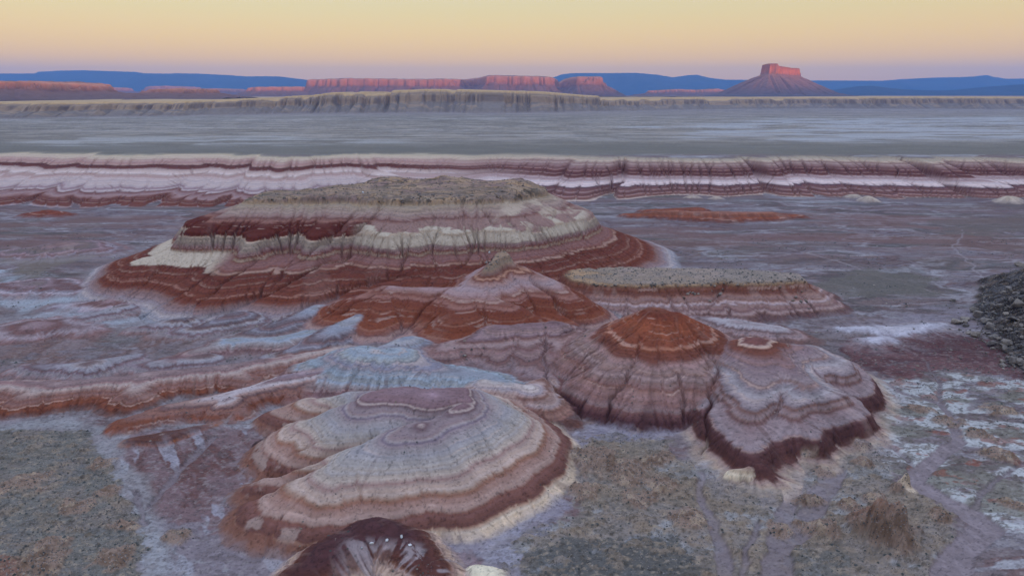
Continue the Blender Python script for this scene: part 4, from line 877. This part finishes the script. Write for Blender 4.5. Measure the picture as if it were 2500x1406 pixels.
poly = [(X_(735), ym), (X_(800), ym-60), (X_(1000), ym-40), (X_(1095), ym+40), (X_(1130), ym+420), (X_(1155), ym+350), (X_(1185), ym-80), (X_(1290), ym-100), (X_(1350), ym-40), (X_(1366), ym+200), (X_(1380), ym+700), (X_(1386), ym+150), (X_(1400), ym-60), (X_(1465), ym-40), (X_(1480), ym+120), (X_(1470), ym+1400), (X_(760), ym+1400)]
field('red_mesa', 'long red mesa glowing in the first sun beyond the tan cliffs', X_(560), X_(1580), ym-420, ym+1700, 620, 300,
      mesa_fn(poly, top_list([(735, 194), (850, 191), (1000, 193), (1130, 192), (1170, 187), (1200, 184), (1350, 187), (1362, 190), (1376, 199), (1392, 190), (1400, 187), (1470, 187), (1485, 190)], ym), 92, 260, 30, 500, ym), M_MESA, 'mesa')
poly = [(X_(640), ym-500), (X_(690), ym-520), (X_(740), ym-400), (X_(760), ym+200), (X_(650), ym+100)]
field('red_bench', 'low red bench at the left foot of the long red mesa', X_(560), X_(800), ym-900, ym+500, 160, 140,
      mesa_fn(poly, top_list([(600, 213), (700, 211), (760, 212)], ym-500), 92, 300, 20, 520, ym), M_MESA, 'mesa')
# the great butte
yB = 7000
def butte_fn(gx, gy):
    XB = lambda p: ypx(p, yB)
    crest = [(XB(1866), yB-60), (XB(1888), yB-70), (XB(1912), yB-10), (XB(1950), yB+40), (XB(1948), yB+240), (XB(1875), yB+230)]
    d, qx, qy = poly_sd(gx, gy, crest)
    ux = (gx-qx)/(np.abs(d)+1); uy = (gy-qy)/(np.abs(d)+1)
    a = (qx*0.6+ux*150)/75; b = (qy*0.6+uy*150)/75
    fl = 1-np.clip(rid(a, b, 540)*2, 0, 1); fl_b = 1-np.clip(rid(a*2.6, b*2.6, 542)*2, 0, 1)
    dd = np.maximum(d, 0)
    top = np.interp(gx, *zip(*[UY(p, q, yB) for p, q in [(1855, 157), (1892, 156), (1896, 162), (1910, 164), (1950, 167)]]))
    cz = UY(1880, 181, yB)[1] - (gx-XB(1880))*0.05
    side = np.where(gx > XB(1910), 0.93, 1.0)
    rr = np.interp(dd*side, [0, 112, 225, 335, 425, 510, 600, 900], [1.0, 0.78, 0.55, 0.31, 0.13, 0.04, 0.0, 0.0])
    tal = 92 + rr*(cz-92) - (fl*26+fl_b*11)*ss(dd, 10, 90)*ss(rr, 0.02, 0.3)
    cl = ss(-d + 6*fl_b + 8*fl, -7, 9)
    st = np.where(cl > 0, 1, 0)
    z = tal*(1-cl) + top*cl
    z = np.where((rr <= 0.001), 78, z + (fbm(gx/40, gy/40, 3, 544)-0.5)*9)
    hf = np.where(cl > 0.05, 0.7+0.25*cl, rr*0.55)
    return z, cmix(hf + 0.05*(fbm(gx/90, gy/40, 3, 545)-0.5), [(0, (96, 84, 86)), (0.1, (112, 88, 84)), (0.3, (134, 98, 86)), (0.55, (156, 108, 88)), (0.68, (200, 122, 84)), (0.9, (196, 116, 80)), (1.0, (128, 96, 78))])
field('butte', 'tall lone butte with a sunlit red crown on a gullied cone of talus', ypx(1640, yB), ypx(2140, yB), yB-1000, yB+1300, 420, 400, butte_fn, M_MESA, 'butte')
# dusky hills on the left
yl = 3300
XL = lambda p: ypx(p, yl)
poly = [(XL(-420), yl), (XL(20), yl-30), (XL(85), yl+60), (XL(90), yl+700), (XL(-420), yl+700)]
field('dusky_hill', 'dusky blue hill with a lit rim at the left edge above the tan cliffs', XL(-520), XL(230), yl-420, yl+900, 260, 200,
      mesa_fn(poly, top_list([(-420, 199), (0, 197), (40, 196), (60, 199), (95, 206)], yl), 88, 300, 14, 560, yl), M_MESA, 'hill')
poly = [(XL(205), yl+500), (XL(340), yl+480), (XL(350), yl+800), (XL(190), yl+900)]
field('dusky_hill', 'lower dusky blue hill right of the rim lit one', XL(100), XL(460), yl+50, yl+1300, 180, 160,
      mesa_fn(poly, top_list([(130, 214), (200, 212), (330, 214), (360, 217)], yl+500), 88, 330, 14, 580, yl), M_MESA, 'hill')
# low red ridge between the mesa and the butte
yr = 9500
XR = lambda p: ypx(p, yr)
poly = [(XR(1580), yr), (XR(1640), yr-100), (XR(1690), yr-60), (XR(1740), yr-140), (XR(1790), yr), (XR(1780), yr+400), (XR(1590), yr+400)]
field('red_ridge', 'low red ridge between the long red mesa and the butte', XR(1480), XR(1880), yr-600, yr+900, 200, 140,
      mesa_fn(poly, top_list([(1500, 224), (1600, 221), (1660, 218), (1700, 220), (1750, 217), (1790, 222)], yr), 92, 330, 25, 600, yr), M_MESA, 'ridge')
# small pale mesas far off on the left
for i, (a, b, tp, yy) in enumerate([(130, 300, 212, 12500), (330, 480, 210, 13500), (440, 600, 216, 12000)]):
    XX = lambda p: ypx(p, yy)
    poly = [(XX(a+20), yy), (XX((a+b)/2), yy-150), (XX(b-20), yy), (XX(b-25), yy+700), (XX(a+25), yy+700)]
    field('far_mesa', ['small pale mesa far off behind the left hills', 'middle one of the small pale far mesas on the left', 'small pale far mesa next to the red bench'][i], XX(a-60), XX(b+60), yy-700, yy+1300, 150, 100,
          mesa_fn(poly, top_list([(a, tp+2), ((a+b)/2, tp), (b, tp+3)], yy), 92, 500, 30, 620+i*9, yy), M_MESA, 'mesa')
# blue mountains
def range_(name, label, pts, y, depth, seed, col, py_base=236):
    x0 = UY(pts[0][0], 232, y)[0]; x1 = UY(pts[-1][0], 232, y)[0]
    tops = [UY(p[0], p[1], y) for p in pts]
    def fn(gx, gy):
        top = np.interp(gx, [t[0] for t in tops], [t[1] for t in tops])
        v = (gy-y)/depth
        v = v + 0.25*(fbm(gx/1500, gy/1500, 3, seed)-0.5)*(v < 0) 
        g = 1-np.clip(rid(gx/700, gy/2600, seed+2)*2, 0, 1)
        hf = np.interp(v, [-1, -0.75, -0.3, -0.08, 0, 0.1, 1], [0, 0.1, 0.45, 0.86, 1, 0.97, 0.2])
        hf = hf - 0.12*g*ss(-v, 0.03, 0.4)
        return 90 + np.maximum(hf, 0)*(top-90), np.ones((*gx.shape, 3))*A(*col)*(0.85+0.3*fbm(gx/600, gy/600, 3, seed+4))[..., None]
    field(name, label, x0, x1, y-depth, y+depth*0.6, 360, 60, fn, M_MOUNT, 'mountains')
range_('mountain_range', 'flat topped blue mountain range along the left skyline', [(-700, 184), (0, 180), (90, 180), (98, 176), (140, 173), (200, 172), (330, 176), (342, 180), (480, 180), (560, 184), (600, 187), (680, 187), (745, 195), (900, 204), (1100, 215), (1250, 225)], 25000, 5000, 700, (58, 60, 66))
range_('mountain_range', 'blue mountain range with small peaks behind the butte', [(1150, 222), (1300, 205), (1350, 190), (1372, 182), (1400, 179), (1550, 179), (1600, 183), (1640, 190), (1680, 184), (1702, 183), (1730, 190), (1770, 195), (1900, 197), (2060, 197), (2150, 198), (2200, 194), (2280, 190), (2340, 189), (2385, 187), (2405, 184), (2422, 188), (2450, 193), (2520, 192), (2700, 188), (3200, 186)], 25500, 5000, 720, (58, 60, 66))
range_('foothills', 'darker blue foothills in front of the right hand mountains', [(1950, 232), (2020, 224), (2100, 211), (2130, 210), (2200, 219), (2300, 222), (2360, 219), (2420, 212), (2520, 205), (2800, 200), (3200, 205)], 15500, 2600, 740, (56, 56, 60))
# unseen landform added behind the viewpoint to keep the flats in shade
ux, uy = math.sin(math.radians(40)), -math.cos(math.radians(40))     # towards the sun
def shade_plateau(x0, n=90):
    s = np.linspace(-14000, 14000, 220); v = np.linspace(-1800, 1800, 40)
    ss_, v_ = np.meshgrid(s, v)
    top = 335 + (fbm(ss_/900, ss_*0+2, 3, 760)-0.5)*16
    z = -20 + (top+20)*np.interp(np.abs(v_), [0, 500, 700, 1800], [1, 1, 0.72, 0])
    gx = ux*(4600+v_) + (-uy)*ss_; gy = uy*(4600+v_) + ux*ss_
    return np.stack([gx, gy, z], -1).reshape(-1, 3), grid_faces(40, 220)
pc, pf = shade_plateau(0)
mesh_obj('shade_plateau', pc, pf, M_MOUNT, np.ones((len(pc), 3))*A(110, 96, 96), np.zeros((len(pc), 3)), None, kind='structure', label='long unseen landform added behind the viewpoint to block the low sun', category='shade_plateau')
#HAZE
def haze():
    me = bpy.data.meshes.new('haze')
    x, y0, y1, z0, z1 = 31500, -13000, 31500, -25, 1250
    v = [(-x, y0, z0), (x, y0, z0), (x, y1, z0), (-x, y1, z0), (-x, y0, z1), (x, y0, z1), (x, y1, z1), (-x, y1, z1)]
    me.from_pydata(v, [], [(0, 3, 2, 1), (4, 5, 6, 7), (0, 1, 5, 4), (1, 2, 6, 5), (2, 3, 7, 6), (3, 0, 4, 7)])
    m = bpy.data.materials.new('haze'); m.use_nodes = True
    t = m.node_tree; t.nodes.clear()
    o = N(t, 'ShaderNodeOutputMaterial'); pv = N(t, 'ShaderNodeVolumePrincipled')
    pv.inputs['Color'].default_value = (0.16, 0.43, 1.0, 1); pv.inputs['Density'].default_value = 0.95/25000
    pv.inputs['Anisotropy'].default_value = 0.0
    t.links.new(pv.outputs[0], o.inputs['Volume'])
    me.materials.append(m)
    ob = bpy.data.objects.new('haze', me); COL.objects.link(ob)
    ob['kind'] = 'stuff'; ob['label'] = 'thin blue dawn haze filling the distance'
    return ob
haze()

# ------------------------------------------------------------------ loose things
def rock_material(name, a, b):
    m = bpy.data.materials.new(name); m.use_nodes = True
    t = m.node_tree; p = t.nodes['Principled BSDF']; p.inputs['Roughness'].default_value = 0.9
    tc = N(t, 'ShaderNodeTexCoord'); n = N(t, 'ShaderNodeTexNoise'); n.inputs['Scale'].default_value = 1.6; n.inputs['Detail'].default_value = 7; n.inputs['Roughness'].default_value = 0.7
    oi = N(t, 'ShaderNodeObjectInfo')
    t.links.new(tc.outputs['Object'], n.inputs['Vector'])
    r = N(t, 'ShaderNodeValToRGB'); t.links.new(n.outputs[0], r.inputs[0])
    r.color_ramp.elements[0].position = 0.3; r.color_ramp.elements[0].color = (*a, 1)
    r.color_ramp.elements[1].position = 0.7; r.color_ramp.elements[1].color = (*b, 1)
    h = N(t, 'ShaderNodeHueSaturation'); t.links.new(r.outputs[0], h.inputs['Color'])
    v = N(t, 'ShaderNodeMapRange'); v.inputs[3].default_value = 0.7; v.inputs[4].default_value = 1.35
    t.links.new(oi.outputs['Random'], v.inputs[0]); t.links.new(v.outputs[0], h.inputs['Value'])
    t.links.new(h.outputs[0], p.inputs['Base Color'])
    bp = N(t, 'ShaderNodeBump'); bp.inputs['Distance'].default_value = 0.15; t.links.new(n.outputs[0], bp.inputs['Height']); t.links.new(bp.outputs[0], p.inputs['Normal'])
    return m
M_DARK = rock_material('dark_boulder', (0.08, 0.064, 0.054), (0.25, 0.205, 0.17))
M_TAN = rock_material('tan_boulder', (0.12, 0.095, 0.075), (0.30, 0.24, 0.19))
M_PALE = rock_material('pale_boulder', (0.42, 0.40, 0.38), (0.62, 0.60, 0.58))
import bmesh
def rock_mesh(name, seed, mat):
    r = random.Random(seed)
    bm = bmesh.new()
    sx_, sy_, sz_ = r.uniform(0.8, 1.3), r.uniform(0.7, 1.0), r.uniform(0.55, 0.85)
    for k in range(18):
        v = Vector((r.gauss(0, 1), r.gauss(0, 1), r.gauss(0, 1))).normalized()*r.uniform(0.82, 1.05)
        # squared off a little so that faces read as broken blocks
        v = Vector([math.copysign(abs(c)**0.75, c) for c in v])
        bm.verts.new((v.x*sx_, v.y*sy_, v.z*sz_))
    bmesh.ops.convex_hull(bm, input=bm.verts)
    bmesh.ops.bevel(bm, geom=list(bm.edges), offset=0.05, segments=1, affect='EDGES')
    me = bpy.data.meshes.new(name); bm.to_mesh(me); bm.free(); me.materials.append(mat)
    return me
R_DARK = [rock_mesh('boulder', 10+k, M_DARK) for k in range(9)]
R_TAN = [rock_mesh('boulder', 40+k, M_TAN) for k in range(7)]
R_PALE = [rock_mesh('boulder', 70+k, M_PALE) for k in range(4)]
def on_ground(px, py):
    a, b, c = ray(px, py)
    t = np.linspace(120/b, 620/b, 1600)
    hz = sample(H, a*t, b*t)
    k = int(np.argmax(CAM_H + c*t <= hz))
    f = t[max(k, 1)]
    return a*f, b*f, height_at(a*f, b*f)
RNG = random.Random(5)
def boulder(me, px, py, r, label, group=None, sink=0.3):
    x, y, z = on_ground(px, py)
    o = bpy.data.objects.new('boulder', me); COL.objects.link(o)
    o.scale = (r, r*RNG.uniform(.8, 1.1), r*RNG.uniform(.8, 1.1)); o.location = (x, y, z+r*(0.6-sink))
    o.rotation_euler = (RNG.uniform(-.4, .4), RNG.uniform(-.4, .4), RNG.uniform(0, 6.28))
    o['label'] = label; o['category'] = 'boulder'
    if group: o['group'] = group
    return o
def edge_y(px): return np.interp(px, [2330, 2370, 2420, 2460, 2500, 2540], [795, 765, 728, 700, 664, 635])
def low_y(px): return np.interp(px, [2330, 2370, 2420, 2460, 2500, 2540], [800, 835, 880, 900, 915, 920])
n = 0
while n < 150:
    px = RNG.uniform(2335, 2530); py = RNG.uniform(650, 915)
    if not (edge_y(px) < py < low_y(px)) or RNG.random() > 0.4+0.6*(px-2335)/160: continue
    boulder(RNG.choice(R_DARK if RNG.random() < 0.85 else R_TAN), px, py, min(3.0, 0.7*max(RNG.random(), 0.02)**-0.48), 'dark angular boulder in the rubble heap at the right edge', 'boulders of the rubble heap'); n += 1
for k in range(24):
    boulder(RNG.choice(R_DARK+R_TAN[:2]), 2345-130*RNG.random()**1.7, RNG.uniform(735, 880), RNG.uniform(0.25, 0.7), 'small stray stone on the flat left of the rubble heap', 'stray stones left of the rubble heap')
boulder(R_TAN[0], 2356, 782, 2.4, 'big squarish tan block lying at the left foot of the dark rubble heap')
boulder(R_TAN[1], 2484, 745, 4.2, 'huge brown slab high on the dark rubble heap')
boulder(R_TAN[2], 2490, 650, 3.4, 'lone tan outcrop block on the flats behind the rubble heap')
boulder(R_DARK[2], 2327, 736, 1.9, 'lone dark boulder on the flat just left of the rubble heap')
boulder(R_DARK[4], 2396, 705, 2.1, 'dark boulder behind the top edge of the rubble heap')
for k in range(36):
    px = RNG.uniform(1400, 1950); py = np.interp(px, [1390, 1450, 1600, 1730, 1770, 1800, 1870, 1950], [690, 694, 697, 692, 690, 690, 686, 680]) + RNG.uniform(-2, 8)
    boulder(RNG.choice(R_TAN+R_DARK[:2]), px, py, RNG.uniform(0.5, 1.2), 'broken tan block along the rim of the flat topped mesa', 'rim blocks of the flat topped mesa')
for k in range(26):
    c = RNG.choice([(1755, 715, 22, 18), (1930, 730, 30, 20), (1970, 750, 18, 10), (1690, 720, 20, 15), (1960, 700, 20, 15)])
    boulder(RNG.choice(R_TAN), RNG.gauss(c[0], c[2]*.6), RNG.gauss(c[1], c[3]*.6), RNG.uniform(0.4, 1.3), 'fallen tan block on the banded slope below the flat topped mesa', 'fallen blocks below the flat topped mesa')
for k in range(30):
    px = RNG.uniform(660, 1300); py = np.interp(px, [600, 700, 860, 960, 1080, 1200, 1300], [491, 489, 482, 494, 487, 482, 464]) + RNG.uniform(-14, 6)
    boulder(RNG.choice(R_TAN+R_DARK[:4]), px, py, RNG.uniform(0.6, 1.6), 'block of broken caprock along the near rim of the great mesa', 'caprock blocks of the great mesa')
for k in range(8):
    boulder(RNG.choice(R_TAN), RNG.uniform(1160, 1222), RNG.uniform(640, 652), RNG.uniform(0.4, 0.8), 'tan caprock block on the crest of the rust banded hill', 'capstone blocks of the rust banded hill')
for (px, py, r), lb in zip([(883, 1339, .35), (908, 1329, .45), (945, 1320, .55), (980, 1313, .5), (1001, 1333, .5)],
        ['leftmost and smallest of the five white stones on the maroon knoll', 'second white stone from the left on the maroon knoll', 'largest white stone in the row across the maroon knoll', 'white stone nearest the crest of the maroon knoll', 'white stone lowest on the right flank of the maroon knoll']):
    boulder(R_PALE[int(px) % 4], px, py, r, lb)
boulder(R_PALE[1], 886, 471, 1.1, 'small bright white rock on the rubbly top of the great mesa')
boulder(R_PALE[2], 1195, 618, 0.9, 'pale pink rock beside the two people on the ridge')

# two people on the ridge behind the capstone
def skin(): pass
def cloth_mat(name, c):
    m = bpy.data.materials.new(name); m.use_nodes = True
    t = m.node_tree; p = t.nodes['Principled BSDF']; p.inputs['Roughness'].default_value = 0.9
    n = N(t, 'ShaderNodeTexNoise'); n.inputs['Scale'].default_value = 9
    r = N(t, 'ShaderNodeValToRGB'); t.links.new(n.outputs[0], r.inputs[0])
    r.color_ramp.elements[0].color = (*[v*0.8 for v in c], 1); r.color_ramp.elements[1].color = (*[min(1, v*1.25) for v in c], 1)
    t.links.new(r.outputs[0], p.inputs['Base Color'])
    return m
M_SKIN = cloth_mat('skin', (0.42, 0.26, 0.19)); M_BLACK = cloth_mat('black_cloth', (0.015, 0.015, 0.02)); M_WHITE = cloth_mat('pale_cloth', (0.75, 0.74, 0.72))
def skinned(name, verts, edges, radii, mat, parent):
    me = bpy.data.meshes.new(name); me.from_pydata(verts, edges, []); me.materials.append(mat)
    o = bpy.data.objects.new(name, me); COL.objects.link(o); o.parent = parent
    md = o.modifiers.new('skin', 'SKIN')
    for d, r in zip(me.skin_vertices[0].data, radii): d.radius = (r, r)
    me.skin_vertices[0].data[0].use_root = True
    sb = o.modifiers.new('smooth', 'SUBSURF'); sb.levels = 1; sb.render_levels = 1
    return o
def person(px, py, rz, label, hat):
    for k in range(60):
        x, y, z = on_ground(px, py+k)
        if y < 372: break
    y += 1.0; z = height_at(x, y)
    root = bpy.data.objects.new('person', None); COL.objects.link(root); root.location = (x, y, z-0.03); root.rotation_euler = (0, 0, rz)
    root['label'] = label; root['category'] = 'person'
    B_ = [(0, 0, .95), (0, 0, 1.15), (0, -.01, 1.40), (0, 0, 1.50), (0, -.02, 1.60), (0, -.02, 1.70),
          (.11, 0, .90), (.13, -.02, .50), (.14, .02, .08), (.15, -.14, .04), (-.11, 0, .90), (-.13, .04, .50), (-.14, .02, .08), (-.15, -.14, .04),
          (.20, 0, 1.40), (.25, .02, 1.12), (.22, -.14, .92), (.20, -.20, .86), (-.20, 0, 1.40), (-.25, .02, 1.12), (-.20, -.16, .95), (-.17, -.22, .90)]
    E_ = [(0, 1), (1, 2), (2, 3), (3, 4), (4, 5), (0, 6), (6, 7), (7, 8), (8, 9), (0, 10), (10, 11), (11, 12), (12, 13), (2, 14), (14, 15), (15, 16), (16, 17), (2, 18), (18, 19), (19, 20), (20, 21)]
    R_ = [.15, .14, .15, .06, .09, .08, .10, .075, .05, .04, .10, .075, .05, .04, .07, .05, .04, .035, .07, .05, .04, .035]
    skinned('body', B_, E_, R_, M_SKIN, root)
    J = [0, 1, 2, 14, 15, 16, 18, 19, 20]; mp = {v: i for i, v in enumerate(J)}
    skinned('jacket', [B_[i] for i in J], [(mp[a], mp[b]) for a, b in E_ if a in mp and b in mp], [R_[i]+.035 for i in J], M_BLACK, root)
    T = [0, 6, 7, 8, 10, 11, 12]; mp = {v: i for i, v in enumerate(T)}
    skinned('trousers', [B_[i] for i in T], [(mp[a], mp[b]) for a, b in E_ if a in mp and b in mp], [R_[i]+.025 for i in T], M_BLACK, root)
    skinned('hat' if hat else 'hair', [(0, 0, 1.66), (0, 0.01, 1.76)], [(0, 1)], [.115, .09], M_WHITE if hat else M_BLACK, root)
    return root
person(1193.5, 631, 0.4, 'person in dark clothes standing bare headed on the ridge, left one of the pair', False)
person(1199.5, 632, -0.7, 'person in dark clothes wearing a pale hat on the ridge, right one of the pair', True)

# scrub tufts and stones: ground cover on the flats
def scrub():
    rs = np.random.RandomState(11)
    near = (Y < 560) & (np.abs(X/Y) < 0.95)
    prob = MSK[:, 1]*near*np.where(Y < 260, 1, 0.5)*(np.gradient(YS)[np.repeat(np.arange(NR), NC)])*Y
    prob = prob/prob.sum()
    k = rs.choice(NV, 26000, p=prob)
    base = np.array([(1, 0, 0), (0.5, .87, 0), (-.5, .87, 0), (-1, 0, 0), (-.5, -.87, 0), (.5, -.87, 0), (0, 0, 1), (0.3, 0.2, .9)], float)
    fc = np.array([(0, 1, 6), (1, 2, 6), (2, 3, 6), (3, 4, 6), (4, 5, 6), (5, 0, 6)])
    nb = 7
    r = (0.08+0.42*rs.rand(len(k))**4)*np.where(Y[k] > 260, 1.6, 1.0)
    j = rs.uniform(0.6, 1.25, (len(k), nb, 3))
    co = base[None, :nb]*j*r[:, None, None]
    co[:, :, 2] *= rs.uniform(0.5, 1.0, len(k))[:, None]
    co[:, :6, 2] = -0.06
    co[:, :, 0] += (X[k]+rs.uniform(-.3, .3, len(k)))[:, None]; co[:, :, 1] += (Y[k]+rs.uniform(-.2, .2, len(k)))[:, None]; co[:, :, 2] += H[k][:, None]
    f = (fc[None]+(np.arange(len(k))*nb)[:, None, None]).reshape(-1, 3)
    pal = np.array([(0.075, 0.078, 0.07), (0.10, 0.095, 0.085), (0.14, 0.12, 0.105), (0.22, 0.17, 0.13), (0.30, 0.25, 0.2)])
    c = pal[rs.choice(5, len(k), p=[.26, .28, .2, .18, .08])]*rs.uniform(.8, 1.2, (len(k), 1))
    mesh_obj('scrub', co.reshape(-1, 3), f, M_SOIL, np.repeat(c, nb, 0), np.zeros((len(k)*nb, 3)), None, smooth=False, kind='stuff', label='low dark desert scrub and loose stones dotted over the flats')
scrub()

# small broken stone between the boulders of the heap
def rubble():
    rs = np.random.RandomState(21); co = []; fc = []; off = 0
    tri = []
    for me in R_DARK[:5]:
        b = bmesh.new(); b.from_mesh(me); bmesh.ops.triangulate(b, faces=b.faces)
        b.verts.index_update(); tri.append((np.array([v.co[:] for v in b.verts]), np.array([[v.index for v in f.verts] for f in b.faces]))); b.free()
    m = 0
    while m < 520:
        px = rs.uniform(2335, 2560); py = rs.uniform(650, 925)
        if not (edge_y(px)-4 < py < low_y(px)+8): continue
        x, y, z = on_ground(px, py); r = 0.22+0.5*rs.rand()**2
        v, f = tri[m % 5]; a = rs.uniform(0, 6.28); R = np.array([[math.cos(a), -math.sin(a), 0], [math.sin(a), math.cos(a), 0], [0, 0, 1]])
        co.append(v@R.T*r + np.array([x, y, z+0.2*r])); fc.append(f+off); off += len(v); m += 1
    mesh_obj('rubble', np.concatenate(co), np.concatenate(fc), M_DARK, smooth=False, kind='stuff', label='small dark broken stone filling the gaps of the rubble heap')
rubble()
